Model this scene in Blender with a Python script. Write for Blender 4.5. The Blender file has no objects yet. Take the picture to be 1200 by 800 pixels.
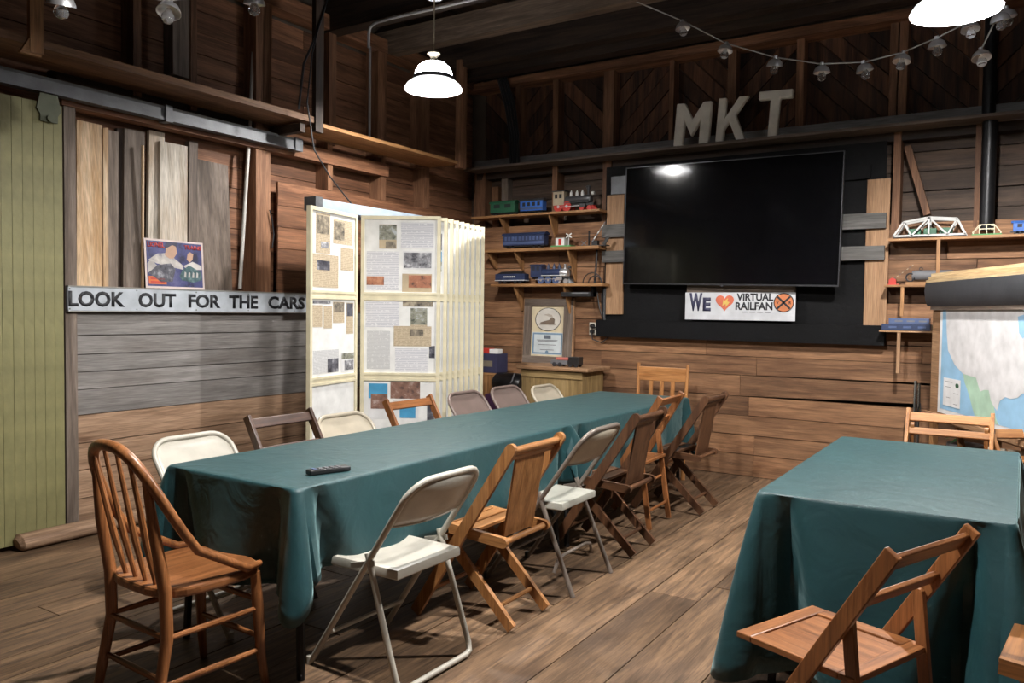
import bpy, bmesh, math, random
from mathutils import Vector, Matrix

random.seed(7)
PI = math.pi
R = math.radians
sc = bpy.context.scene
COL = sc.collection

# ------------------------------------------------------------------ camera
F_PX = 933.0
CAM_H = 1.42
cam_data = bpy.data.cameras.new('camera')
cam_data.sensor_width = 36.0
cam_data.lens = F_PX / 1200.0 * 36.0
cam_data.clip_start = 0.05
cam_data.clip_end = 60
cam = bpy.data.objects.new('camera', cam_data)
COL.objects.link(cam)
CAM_M = (Matrix.Rotation(R(32.7), 4, 'Z') @ Matrix.Rotation(PI/2 - R(2.2), 4, 'X') @ Matrix.Rotation(R(0.76), 4, 'Z'))
cam.matrix_world = Matrix.Translation((0, 0, CAM_H)) @ CAM_M
sc.camera = cam

# ------------------------------------------------------------------ world, exposure
world = bpy.data.worlds.new('world')
sc.world = world
world.use_nodes = True
wb = world.node_tree.nodes['Background']
wb.inputs[0].default_value = (0.75, 0.85, 1.0, 1)
wb.inputs[1].default_value = 0.004
sc.view_settings.view_transform = 'Standard'
sc.view_settings.look = 'None'
sc.view_settings.gamma = 1.0
sc.view_settings.use_curve_mapping = False
sc.view_settings.exposure = 0.15
LAMP_WATTS = 330.0
DOME_GLOW = 22.0
LAMP_SPOTS = [  # x, y, rim height, watts factor, label
    (-3.70, 4.65, 3.04, 0.5, 'white dome pendant lamp hanging on a chain near the left wall'),
    (-0.34, 4.65, 2.97, 1.2, 'white dome pendant lamp cut off by the top right corner'),
    (-1.60, 2.20, 3.02, 1.25, 'white dome pendant lamp above the front of the room, out of frame'),
]

# ------------------------------------------------------------------ geometry helpers
def _ray(u, v):
    return (CAM_M.to_3x3() @ Vector(((u-600)/F_PX, -(v-400)/F_PX, -1.0)))
def at(u, v, ax, val):
    """world point seen at photo point (u, v) on the plane axis = val"""
    d = _ray(u, v); c = Vector((0, 0, CAM_H))
    return c + d * ((val - c[ax]) / d[ax])
def aX(u, v, x): return at(u, v, 0, x)
def aY(u, v, y): return at(u, v, 1, y)
def aZ(u, v, z): return at(u, v, 2, z)

class MB:
    def __init__(self): self.v = []; self.f = []
    def add(self, vs, fs):
        o = len(self.v)
        self.v += [tuple(p) for p in vs]
        self.f += [tuple(i+o for i in q) for q in fs]
        return self
    def box(self, x0, x1, y0, y1, z0, z1):
        return self.add([(x0,y0,z0),(x1,y0,z0),(x1,y1,z0),(x0,y1,z0),(x0,y0,z1),(x1,y0,z1),(x1,y1,z1),(x0,y1,z1)],
                        [(0,3,2,1),(4,5,6,7),(0,1,5,4),(1,2,6,5),(2,3,7,6),(3,0,4,7)])
    def bar(self, p0, p1, w, h, up=(0,0,1)):
        """rectangular bar from p0 to p1, w across, h along up"""
        p0, p1, up = Vector(p0), Vector(p1), Vector(up)
        d = (p1-p0).normalized(); s = d.cross(up)
        if s.length < 1e-4: s = d.cross(Vector((1,0,0)))
        s.normalize(); t = s.cross(d).normalized()
        vs = []
        for p in (p0, p1):
            for a, b in ((-1,-1),(1,-1),(1,1),(-1,1)): vs.append(p + s*a*w/2 + t*b*h/2)
        return self.add(vs, [(0,1,2,3),(7,6,5,4),(0,4,5,1),(1,5,6,2),(2,6,7,3),(3,7,4,0)])
    def plate(self, poly, o, ux, uy, t):
        """polygon (2D) in plane o+ux*a+uy*b, extruded by t along ux x uy (from 0 to t)"""
        o, ux, uy = Vector(o), Vector(ux).normalized(), Vector(uy).normalized()
        n = ux.cross(uy); k = len(poly)
        vs = [o+ux*a+uy*b for a, b in poly] + [o+ux*a+uy*b+n*t for a, b in poly]
        fs = [tuple(range(k-1,-1,-1)), tuple(range(k,2*k))]
        fs += [(i, (i+1)%k, (i+1)%k+k, i+k) for i in range(k)]
        return self.add(vs, fs)
    def slab(self, p0, p1, w, t, side=(1,0,0), r0=False, r1=False):
        """flat bar p0->p1, w wide in its plane, t thick along side; optional rounded ends"""
        p0, p1, s = Vector(p0), Vector(p1), Vector(side).normalized()
        d = (p1-p0); L = d.length; d.normalize(); q = s.cross(d).normalized()
        poly = []
        def arc(cx, a0, a1):
            return [(cx+math.cos(a0+(a1-a0)*i/6)*w/2, math.sin(a0+(a1-a0)*i/6)*w/2) for i in range(7)]
        poly += arc(0, PI*1.5, PI*.5)[::-1][:0]
        if r1: poly += arc(L, -PI/2, PI/2)
        else: poly += [(L,-w/2),(L,w/2)]
        if r0: poly += arc(0, PI/2, PI*1.5)
        else: poly += [(0,w/2),(0,-w/2)]
        n = d.cross(q)
        return self.plate(poly, p0 - n*t/2, d, q, t)
    def tube(self, pts, r, seg=8, closed=False, cap=True):
        pts = [Vector(p) for p in pts]; n = len(pts)
        rs = r if isinstance(r, (list, tuple)) else [r]*n
        ring = []; prev = None
        for i, p in enumerate(pts):
            if closed: d = pts[(i+1)%n]-pts[i-1]
            elif i == 0: d = pts[1]-p
            elif i == n-1: d = p-pts[i-1]
            else: d = (pts[i+1]-p).normalized()+(p-pts[i-1]).normalized()
            d.normalize()
            if prev is None:
                a = d.cross(Vector((0,0,1)))
                if a.length < 1e-3: a = d.cross(Vector((1,0,0)))
            else:
                a = prev - d*prev.dot(d)
            a.normalize(); b = d.cross(a); prev = a
            ring.append([p+(a*math.cos(2*PI*k/seg)+b*math.sin(2*PI*k/seg))*rs[i] for k in range(seg)])
        vs = [q for rg in ring for q in rg]; fs = []
        for i in range(n if closed else n-1):
            j = (i+1) % n
            for k in range(seg):
                fs.append((i*seg+k, i*seg+(k+1)%seg, j*seg+(k+1)%seg, j*seg+k))
        if cap and not closed:
            fs.append(tuple(range(seg-1,-1,-1))); fs.append(tuple((n-1)*seg+k for k in range(seg)))
        return self.add(vs, fs)
    def lathe(self, prof, c=(0,0,0), seg=24, axis='Z'):
        vs = []; fs = []; n = len(prof); c = Vector(c)
        for r, h in prof:
            for k in range(seg):
                a = 2*PI*k/seg; x, y = max(r,1e-5)*math.cos(a), max(r,1e-5)*math.sin(a)
                if axis == 'Z': p = (x,y,h)
                elif axis == 'X': p = (h,x,y)
                else: p = (y,h,x)
                vs.append(c+Vector(p))
        for i in range(n-1):
            for k in range(seg):
                fs.append((i*seg+k, i*seg+(k+1)%seg, (i+1)*seg+(k+1)%seg, (i+1)*seg+k))
        return self.add(vs, fs)
    def build(self, name, mat, parent=None, smooth=False, bevel=0, center=False):
        vs = self.v; loc = Vector((0,0,0))
        if center and vs:
            lo = Vector([min(p[i] for p in vs) for i in range(3)]); hi = Vector([max(p[i] for p in vs) for i in range(3)])
            loc = (lo+hi)/2; vs = [Vector(p)-loc for p in vs]
        me = bpy.data.meshes.new(name)
        me.from_pydata([tuple(p) for p in vs], [], self.f)
        me.validate(); me.update()
        bm = bmesh.new(); bm.from_mesh(me); bmesh.ops.recalc_face_normals(bm, faces=bm.faces); bm.to_mesh(me); bm.free()
        if smooth:
            for p in me.polygons: p.use_smooth = True
            try: me.set_sharp_from_angle(angle=R(42))
            except Exception: pass
        me.materials.append(mat)
        o = bpy.data.objects.new(name, me); COL.objects.link(o); o.location = loc
        if parent: o.parent = parent
        if bevel:
            m = o.modifiers.new('bevel', 'BEVEL'); m.width = bevel; m.segments = 2; m.limit_method = 'ANGLE'
        return o

def tag(o, label=None, cat=None, group=None, kind=None):
    if label: o['label'] = label
    if cat: o['category'] = cat
    if group: o['group'] = group
    if kind: o['kind'] = kind
    return o
def thing(name, label, cat, loc=(0,0,0), rz=0, group=None):
    o = bpy.data.objects.new(name, None); COL.objects.link(o)
    o.empty_display_size = .1
    o.location = loc; o.rotation_euler = (0,0,rz)
    return tag(o, label, cat, group)
def struct(o, label=None, cat=None): return tag(o, label, cat, kind='structure')

_meshcache = {}
def plank(parent, name, mat, x0, x1, y0, y1, z0, z1, j=.002):
    """one board: a slightly uneven box with its own origin"""
    c = Vector(((x0+x1)/2, (y0+y1)/2, (z0+z1)/2)); h = Vector((abs(x1-x0)/2, abs(y1-y0)/2, abs(z1-z0)/2))
    m = MB().box(-h.x, h.x, -h.y, h.y, -h.z, h.z)
    m.v = [(a+random.uniform(-j,j), b+random.uniform(-j,j), d+random.uniform(-j,j)) for a, b, d in m.v]
    o = m.build(name, mat, parent); o.location = c
    return o

def clip(poly, x0, x1, z0, z1):
    def cut(P, inside, inter):
        out = []
        for i in range(len(P)):
            a, b = P[i-1], P[i]
            if inside(b):
                if not inside(a): out.append(inter(a, b))
                out.append(b)
            elif inside(a): out.append(inter(a, b))
        return out
    def ix(x): return lambda a, b: (x, a[1]+(b[1]-a[1])*(x-a[0])/(b[0]-a[0]))
    def iz(z): return lambda a, b: (a[0]+(b[0]-a[0])*(z-a[1])/(b[1]-a[1]), z)
    for ins, itr in ((lambda p: p[0]>=x0, ix(x0)), (lambda p: p[0]<=x1, ix(x1)), (lambda p: p[1]>=z0, iz(z0)), (lambda p: p[1]<=z1, iz(z1))):
        if len(poly) < 3: return []
        poly = cut(poly, ins, itr)
    return poly if len(poly) >= 3 else []

def text_mesh(body, w, h, mat, parent, o, ux, uy, t=.002, name='lettering', bold=0.0, space=1.0):
    """lettering fitted into a w x h rectangle whose lower left corner is o"""
    cu = bpy.data.curves.new('txt', 'FONT'); cu.body = body; cu.size = 1; cu.resolution_u = 3
    cu.offset = bold; cu.space_character = space; cu.space_line = .85
    ob = bpy.data.objects.new('txt', cu); COL.objects.link(ob)
    dg = bpy.context.evaluated_depsgraph_get()
    me = bpy.data.meshes.new_from_object(ob.evaluated_get(dg))
    COL.objects.unlink(ob); bpy.data.objects.remove(ob)
    xs = [v.co.x for v in me.vertices]; ys = [v.co.y for v in me.vertices]
    x0, x1, y0, y1 = min(xs), max(xs), min(ys), max(ys)
    bm = bmesh.new(); bm.from_mesh(me)
    r = bmesh.ops.extrude_face_region(bm, geom=bm.faces[:])
    for g in r['geom']:
        if isinstance(g, bmesh.types.BMVert): g.co.z += 1
    bm.to_mesh(me); bm.free()
    o, ux, uy = Vector(o), Vector(ux).normalized(), Vector(uy).normalized(); n = ux.cross(uy)
    for v in me.vertices:
        p = v.co.copy()
        v.co = o + ux*((p.x-x0)/(x1-x0)*w) + uy*((p.y-y0)/(y1-y0)*h) + n*(p.z*t)
    me.materials.clear(); me.materials.append(mat); me.update()
    ob = bpy.data.objects.new(name, me); COL.objects.link(ob)
    if parent: ob.parent = parent
    return ob

# ------------------------------------------------------------------ materials
def _new(name):
    m = bpy.data.materials.new(name); m.use_nodes = True
    nt = m.node_tree; b = nt.nodes['Principled BSDF']
    return m, nt, b
def N(nt, t, **k):
    n = nt.nodes.new(t)
    for a, v in k.items(): setattr(n, a, v)
    return n
def rgba(c): return (c[0], c[1], c[2], 1)

def plain(name, c, rough=.6, metal=0, bump=0, bscale=60, var=0.0, spec=.5, emit=0, coat=0):
    m, nt, b = _new(name); L = nt.links.new
    tc = N(nt, 'ShaderNodeTexCoord')
    nz = N(nt, 'ShaderNodeTexNoise'); nz.inputs['Scale'].default_value = 9; nz.inputs['Detail'].default_value = 5
    L(tc.outputs['Object'], nz.inputs['Vector'])
    mr = N(nt, 'ShaderNodeMapRange'); mr.inputs['To Min'].default_value = 1-.18-var; mr.inputs['To Max'].default_value = 1+.14+var
    mr.inputs['From Min'].default_value = .25; mr.inputs['From Max'].default_value = .75
    L(nz.outputs['Fac'], mr.inputs['Value'])
    mx = N(nt, 'ShaderNodeVectorMath', operation='SCALE'); mx.inputs[0].default_value = c
    L(mr.outputs['Result'], mx.inputs['Scale']); L(mx.outputs['Vector'], b.inputs['Base Color'])
    b.inputs['Roughness'].default_value = rough; b.inputs['Metallic'].default_value = metal
    b.inputs['Specular IOR Level'].default_value = spec
    b.inputs['Coat Weight'].default_value = coat
    if bump:
        n2 = N(nt, 'ShaderNodeTexNoise'); n2.inputs['Scale'].default_value = bscale; n2.inputs['Detail'].default_value = 4
        L(tc.outputs['Object'], n2.inputs['Vector'])
        bp = N(nt, 'ShaderNodeBump'); bp.inputs['Strength'].default_value = bump; bp.inputs['Distance'].default_value = .01
        L(n2.outputs['Fac'], bp.inputs['Height']); L(bp.outputs['Normal'], b.inputs['Normal'])
    if emit:
        b.inputs['Emission Color'].default_value = rgba(c); b.inputs['Emission Strength'].default_value = emit
    return m

def wood(name, c1, c2, axis='X', rough=.65, bump=.35, stain=.5, stain_col=(.28,.2,.15), var=.35, fine=1.0, grain=1.0, knots=0.0, spec=.35):
    """boards with grain along one object axis; every object gets its own tone and pattern"""
    m, nt, b = _new(name); L = nt.links.new
    tc = N(nt, 'ShaderNodeTexCoord'); oi = N(nt, 'ShaderNodeObjectInfo')
    mul = N(nt, 'ShaderNodeVectorMath', operation='SCALE'); mul.inputs[0].default_value = (41.3, 17.7, 29.1)
    L(oi.outputs['Random'], mul.inputs['Scale'])
    add = N(nt, 'ShaderNodeVectorMath', operation='ADD'); L(tc.outputs['Object'], add.inputs[0]); L(mul.outputs['Vector'], add.inputs[1])
    mp = N(nt, 'ShaderNodeMapping'); s = [16*fine]*3; s['XYZ'.index(axis)] = 1.1*fine
    mp.inputs['Scale'].default_value = s; L(add.outputs['Vector'], mp.inputs['Vector'])
    n1 = N(nt, 'ShaderNodeTexNoise'); n1.inputs['Scale'].default_value = 1.0; n1.inputs['Detail'].default_value = 7; n1.inputs['Roughness'].default_value = .62; n1.inputs['Distortion'].default_value = .6
    L(mp.outputs['Vector'], n1.inputs['Vector'])
    rp = N(nt, 'ShaderNodeValToRGB'); e = rp.color_ramp.elements
    e[0].position = .5-.135*grain; e[0].color = rgba(c1); e[1].position = .5+.125*grain; e[1].color = rgba(c2)
    L(n1.outputs['Fac'], rp.inputs['Fac'])
    # blotches and wear
    mp2 = N(nt, 'ShaderNodeMapping'); s2 = [4.0]*3; s2['XYZ'.index(axis)] = 1.3
    mp2.inputs['Scale'].default_value = s2; L(add.outputs['Vector'], mp2.inputs['Vector'])
    n2 = N(nt, 'ShaderNodeTexNoise'); n2.inputs['Scale'].default_value = 1.0; n2.inputs['Detail'].default_value = 5; n2.inputs['Roughness'].default_value = .6
    L(mp2.outputs['Vector'], n2.inputs['Vector'])
    r2 = N(nt, 'ShaderNodeMapRange'); r2.inputs['From Min'].default_value = .48; r2.inputs['From Max'].default_value = .68
    r2.inputs['To Min'].default_value = 0; r2.inputs['To Max'].default_value = stain
    L(n2.outputs['Fac'], r2.inputs['Value'])
    mx = N(nt, 'ShaderNodeMix', data_type='RGBA', blend_type='MULTIPLY'); L(r2.outputs['Result'], mx.inputs['Factor'])
    L(rp.outputs['Color'], mx.inputs['A']); mx.inputs['B'].default_value = rgba(stain_col)
    mp4 = N(nt, 'ShaderNodeMapping'); s4 = [150.0]*3; s4['XYZ'.index(axis)] = 7.0
    mp4.inputs['Scale'].default_value = s4; L(add.outputs['Vector'], mp4.inputs['Vector'])
    n4 = N(nt, 'ShaderNodeTexNoise'); n4.inputs['Scale'].default_value = 1.0; n4.inputs['Detail'].default_value = 3; L(mp4.outputs['Vector'], n4.inputs['Vector'])
    r4 = N(nt, 'ShaderNodeMapRange'); r4.inputs['From Min'].default_value = .3; r4.inputs['From Max'].default_value = .7; r4.inputs['To Min'].default_value = .72; r4.inputs['To Max'].default_value = 1.22
    L(n4.outputs['Fac'], r4.inputs['Value'])
    sc4 = N(nt, 'ShaderNodeVectorMath', operation='SCALE'); L(mx.outputs['Result'], sc4.inputs[0]); L(r4.outputs['Result'], sc4.inputs['Scale'])
    col = sc4.outputs['Vector']
    if knots:
        mp3 = N(nt, 'ShaderNodeMapping'); s3 = [5.0]*3; s3['XYZ'.index(axis)] = 2.2
        mp3.inputs['Scale'].default_value = s3; L(add.outputs['Vector'], mp3.inputs['Vector'])
        vo = N(nt, 'ShaderNodeTexVoronoi'); vo.inputs['Scale'].default_value = 1; L(mp3.outputs['Vector'], vo.inputs['Vector'])
        r3 = N(nt, 'ShaderNodeMapRange'); r3.inputs['From Min'].default_value = .05; r3.inputs['From Max'].default_value = .13
        r3.inputs['To Min'].default_value = knots; r3.inputs['To Max'].default_value = 0; L(vo.outputs['Distance'], r3.inputs['Value'])
        m3 = N(nt, 'ShaderNodeMix', data_type='RGBA', blend_type='MULTIPLY'); L(r3.outputs['Result'], m3.inputs['Factor'])
        L(col, m3.inputs['A']); m3.inputs['B'].default_value = (.3,.17,.1,1); col = m3.outputs['Result']
    hs = N(nt, 'ShaderNodeHueSaturation')
    rv = N(nt, 'ShaderNodeMapRange'); rv.inputs['To Min'].default_value = 1-var*.6; rv.inputs['To Max'].default_value = 1+var*.5
    L(oi.outputs['Random'], rv.inputs['Value']); L(rv.outputs['Result'], hs.inputs['Value'])
    L(col, hs.inputs['Color']); L(hs.outputs['Color'], b.inputs['Base Color'])
    b.inputs['Roughness'].default_value = rough; b.inputs['Specular IOR Level'].default_value = spec
    bp = N(nt, 'ShaderNodeBump'); bp.inputs['Strength'].default_value = bump; bp.inputs['Distance'].default_value = .006
    L(n1.outputs['Fac'], bp.inputs['Height']); L(bp.outputs['Normal'], b.inputs['Normal'])
    return m

WOODS = {
    'floor':   dict(c1=(.068,.042,.026), c2=(.225,.136,.076), rough=.6, bump=.5, stain=.7, stain_col=(.33,.29,.28), var=.4, knots=.5, fine=2.0, grain=1.35),
    'lining':  dict(c1=(.125,.059,.028), c2=(.285,.15,.076), fine=1.5, grain=1.2, stain=.65, stain_col=(.38,.28,.22), var=.55, knots=.35),
    'oldwall': dict(c1=(.19,.112,.067), c2=(.37,.24,.155), fine=1.5, grain=1.2, stain=.45, stain_col=(.5,.4,.33), var=.2, knots=.35),
    'greywall':dict(c1=(.155,.143,.135), c2=(.27,.255,.245), stain=.35, stain_col=(.6,.52,.46), var=.16, grain=1.3),
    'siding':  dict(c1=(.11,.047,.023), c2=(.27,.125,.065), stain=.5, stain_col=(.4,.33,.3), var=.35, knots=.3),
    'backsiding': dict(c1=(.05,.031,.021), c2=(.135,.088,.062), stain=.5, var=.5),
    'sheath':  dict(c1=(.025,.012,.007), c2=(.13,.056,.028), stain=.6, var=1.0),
    'stud':    dict(c1=(.12,.055,.028), c2=(.26,.13,.07), stain=.4, var=.3),
    'dark':    dict(c1=(.016,.010,.007), c2=(.055,.033,.022), stain=.4, var=.4),
    'beam':    dict(c1=(.075,.05,.035), c2=(.17,.118,.083), stain=.5, var=.2),
    'shelf':   dict(c1=(.22,.105,.04), c2=(.40,.21,.09), stain=.3, var=.15, rough=.5),
    'loft':    dict(c1=(.10,.05,.025), c2=(.22,.115,.06), stain=.4, var=.2),
    'pine':    dict(c1=(.42,.26,.13), c2=(.66,.50,.34), stain=.45, stain_col=(.75,.6,.45), var=.15, knots=.6),
    'whitish': dict(c1=(.40,.34,.27), c2=(.66,.61,.54), stain=.5, stain_col=(.75,.55,.36), var=.1, knots=.6),
    'weather': dict(c1=(.10,.075,.058), c2=(.21,.165,.135), stain=.4, var=.3),
    'plywood': dict(c1=(.27,.15,.077), c2=(.38,.225,.125), stain=.25, var=.1, knots=.4),
    'greyslat':dict(c1=(.075,.072,.068), c2=(.135,.13,.125), stain=.3, var=.15),
    'oak':     dict(c1=(.19,.073,.02), c2=(.36,.155,.05), stain=.25, var=.15, rough=.38, bump=.12, fine=1.6, spec=.5),
    'honey':   dict(c1=(.27,.11,.033), c2=(.45,.21,.075), stain=.2, var=.15, rough=.38, bump=.12, fine=1.6, spec=.5),
    'walnut':  dict(c1=(.055,.023,.011), c2=(.125,.056,.026), stain=.25, var=.2, rough=.42, bump=.12, fine=1.6, spec=.5),
    'darkbrown':dict(c1=(.035,.015,.009), c2=(.085,.036,.02), stain=.2, var=.15, rough=.4, bump=.1, fine=1.6, spec=.5),
    'chestnut':dict(c1=(.16,.057,.018), c2=(.31,.122,.042), stain=.25, var=.1, rough=.35, bump=.12, fine=1.6, spec=.5),
    'crate':   dict(c1=(.20,.13,.05), c2=(.33,.225,.10), stain=.4, var=.1),
    'rawply':  dict(c1=(.42,.29,.15), c2=(.62,.47,.28), stain=.3, var=.1),
    'palecrate':dict(c1=(.30,.26,.2), c2=(.5,.45,.37), stain=.3, var=.15),
}
_wc = {}
def W(kind, axis='X'):
    if (kind, axis) not in _wc: _wc[kind, axis] = wood(kind+'_'+axis.lower(), axis=axis, **WOODS[kind])
    return _wc[kind, axis]

M = {}
M['black_paint'] = plain('black_paint', (.004,.004,.0045), .7, bump=.25, bscale=30, spec=.12)
M['black_plastic'] = plain('black_plastic', (.012,.012,.013), .45)
M['black_metal'] = plain('black_metal', (.02,.02,.022), .4, metal=.6)
M['gloss_black'] = plain('gloss_black', (.006,.006,.007), .12)
M['screen'] = plain('screen', (.0025,.0025,.003), .09, spec=.35)
M['bezel'] = plain('bezel', (.05,.05,.055), .35, metal=.7)
M['green_paint'] = plain('green_paint', (.195,.182,.078), .55, bump=.15, bscale=25, var=.05)
M['steel'] = plain('steel', (.115,.12,.13), .5, metal=.35, bump=.1, var=.1)
M['iron'] = plain('iron', (.10,.11,.075), .6, metal=.3)
M['alu'] = plain('alu', (.36,.43,.52), .5, metal=.2)
M['sign_white'] = plain('sign_white', (.42,.455,.50), .55, bump=.1, var=.06)
M['sign_edge'] = plain('sign_edge', (.25,.24,.22), .7)
M['ink'] = plain('ink', (.012,.013,.017), .6)
M['letter'] = plain('letter', (.8,.76,.68), .6, bump=.1)
M['cream'] = plain('cream', (.66,.60,.43), .45)
M['board_white'] = plain('board_white', (.74,.74,.73), .5)
M['paper'] = plain('paper', (.66,.66,.67), .7)
M['lamp_white'] = plain('lamp_white', (.85,.86,.88), .35)
M['lamp_ring'] = plain('lamp_ring', (.03,.03,.035), .4)
M['brass'] = plain('brass', (.35,.3,.22), .4, metal=.6)
M['chrome'] = plain('chrome', (.6,.6,.6), .25, metal=1)
M['silver'] = plain('silver', (.75,.75,.77), .35, metal=.8)
M['white_metal'] = plain('white_metal', (.47,.44,.38), .38)
M['beige_metal'] = plain('beige_metal', (.42,.37,.29), .33)
M['taupe_metal'] = plain('taupe_metal', (.17,.125,.11), .35)
M['grey_tube'] = plain('grey_tube', (.20,.165,.14), .33, metal=.2)
M['grey_seat'] = plain('grey_seat', (.36,.355,.31), .55)
M['rubber'] = plain('rubber', (.02,.02,.02), .8)
M['cable'] = plain('cable', (.012,.012,.014), .5)
M['pvc'] = plain('pvc', (.55,.53,.49), .45)
M['conduit'] = plain('conduit', (.3,.29,.28), .45, metal=.4)
M['wire'] = plain('wire', (.35,.33,.31), .5)
M['red'] = plain('red', (.45,.03,.02), .5)
M['orange'] = plain('orange', (.55,.13,.03), .5)
M['orange_sign'] = plain('orange_sign', (.5,.16,.06), .55)
M['heart'] = plain('heart', (.55,.13,.07), .55)
M['yellow'] = plain('yellow', (.6,.42,.10), .55)
M['navy_ink'] = plain('navy_ink', (.03,.03,.07), .55)
M['banner'] = plain('banner', (.52,.53,.56), .45)
M['navy'] = plain('navy', (.022,.035,.085), .35)
M['navy_light'] = plain('navy_light', (.06,.09,.19), .4)
M['blue'] = plain('blue', (.035,.14,.5), .35)
M['train_green'] = plain('train_green', (.022,.105,.055), .4)
M['tan'] = plain('tan', (.38,.31,.22), .5)
M['loco_grey'] = plain('loco_grey', (.07,.07,.075), .35, metal=.3)
M['white'] = plain('white', (.68,.68,.66), .5)
M['bridge_white'] = plain('bridge_white', (.50,.50,.49), .5)
M['toy_green'] = plain('toy_green', (.07,.25,.08), .6)
M['plastic_pink'] = plain('plastic_pink', (.5,.14,.11), .5)
M['slate'] = plain('slate', (.13,.13,.14), .6)
M['purple'] = plain('purple', (.05,.015,.05), .6)
M['leather'] = plain('leather', (.008,.008,.009), .28, bump=.3)
M['outlet'] = plain('outlet', (.5,.47,.4), .5)
M['newsprint'] = plain('newsprint', (.46,.37,.25), .8, var=.05)
M['mat_board'] = plain('mat_board', (.62,.53,.36), .7)
M['cert_blue'] = plain('cert_blue', (.15,.24,.34), .7)
M['cert_paper'] = plain('cert_paper', (.55,.60,.62), .7)
M['cert_ink'] = plain('cert_ink', (.10,.12,.15), .7)
M['sepia'] = plain('sepia', (.16,.12,.09), .7, var=.2)
M['sepia_mid'] = plain('sepia_mid', (.38,.34,.29), .7, var=.2)
M['sepia_light'] = plain('sepia_light', (.58,.55,.5), .7)
M['map_blue'] = plain('map_blue', (.27,.47,.66), .6)
M['map_land'] = plain('map_land', (.60,.59,.60), .65, var=.06)
M['map_green'] = plain('map_green', (.36,.52,.40), .65, var=.05)
M['map_rim'] = plain('map_rim', (.68,.68,.69), .6)
M['vinyl'] = plain('vinyl', (.035,.037,.042), .5, bump=.2, bscale=12)
M['poster_blue'] = plain('poster_blue', (.05,.055,.16), .5, var=.2)
M['poster_dark'] = plain('poster_dark', (.03,.03,.06), .5, var=.3)
M['poster_teal'] = plain('poster_teal', (.06,.12,.13), .5, var=.3)
M['poster_skin'] = plain('poster_skin', (.45,.28,.19), .5)
M['poster_white'] = plain('poster_white', (.45,.42,.40), .5, var=.2)
M['poster_red'] = plain('poster_red', (.45,.045,.03), .5)
M['poster_rim'] = plain('poster_rim', (.6,.5,.47), .5)
M['foliage'] = plain('foliage', (.03,.11,.02), .7, var=.3)
M['dim_plaster'] = plain('dim_plaster', (.1,.075,.055), .8)

def emissive(name, c, s):
    m, nt, b = _new(name)
    b.inputs['Base Color'].default_value = rgba(c); b.inputs['Emission Color'].default_value = rgba(c); b.inputs['Emission Strength'].default_value = s
    return m
M['lamp_glass'] = emissive('lamp_glass', (.92,.96,1.0), DOME_GLOW)
M['bulb_lit'] = emissive('bulb_lit', (1,.97,.93), 40)

def glass(name):
    m, nt, b = _new(name)
    b.inputs['Base Color'].default_value = (.9,.92,.95,1); b.inputs['Roughness'].default_value = .03
    b.inputs['Transmission Weight'].default_value = .92; b.inputs['IOR'].default_value = 1.3
    return m
M['bulb_glass'] = glass('bulb_glass')
def translucent(name, c, f):
    m, nt, b = _new(name); L = nt.links.new
    out = nt.nodes['Material Output']; df = N(nt, 'ShaderNodeBsdfDiffuse'); tr = N(nt, 'ShaderNodeBsdfTranslucent'); mx = N(nt, 'ShaderNodeMixShader')
    df.inputs['Color'].default_value = rgba(c); tr.inputs['Color'].default_value = rgba(c); mx.inputs['Fac'].default_value = f
    L(df.outputs[0], mx.inputs[1]); L(tr.outputs[0], mx.inputs[2]); L(mx.outputs[0], out.inputs['Surface'])
    return m
M['shade_glass'] = translucent('shade_glass', (.85,.87,.9), .22)
def pane_glass(name):
    m, nt, b = _new(name)
    b.inputs['Base Color'].default_value = (1,1,1,1); b.inputs['Roughness'].default_value = .02
    b.inputs['Transmission Weight'].default_value = 1; b.inputs['IOR'].default_value = 1.08
    return m
M['pane'] = pane_glass('pane')

def cloth_mat():
    m, nt, b = _new('green_tablecloth'); L = nt.links.new
    tc = N(nt, 'ShaderNodeTexCoord')
    n1 = N(nt, 'ShaderNodeTexNoise'); n1.inputs['Scale'].default_value = 3.5; n1.inputs['Detail'].default_value = 4; n1.inputs['Distortion'].default_value = 1.0
    L(tc.outputs['Object'], n1.inputs['Vector'])
    rp = N(nt, 'ShaderNodeValToRGB'); e = rp.color_ramp.elements
    e[0].position = .3; e[0].color = (.005,.035,.041,1); e[1].position = .75; e[1].color = (.007,.047,.053,1)
    L(n1.outputs['Fac'], rp.inputs['Fac']); L(rp.outputs['Color'], b.inputs['Base Color'])
    b.inputs['Roughness'].default_value = .52; b.inputs['Specular IOR Level'].default_value = .5
    b.inputs['Sheen Weight'].default_value = .35; b.inputs['Sheen Roughness'].default_value = .35; b.inputs['Sheen Tint'].default_value = (.6,.9,.92,1)
    n2 = N(nt, 'ShaderNodeTexNoise'); n2.inputs['Scale'].default_value = 5; n2.inputs['Detail'].default_value = 3; n2.inputs['Distortion'].default_value = 1.5
    L(tc.outputs['Object'], n2.inputs['Vector'])
    bp = N(nt, 'ShaderNodeBump'); bp.inputs['Strength'].default_value = .22; bp.inputs['Distance'].default_value = .03
    L(n2.outputs['Fac'], bp.inputs['Height']); L(bp.outputs['Normal'], b.inputs['Normal'])
    return m
M['cloth'] = cloth_mat()

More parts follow.
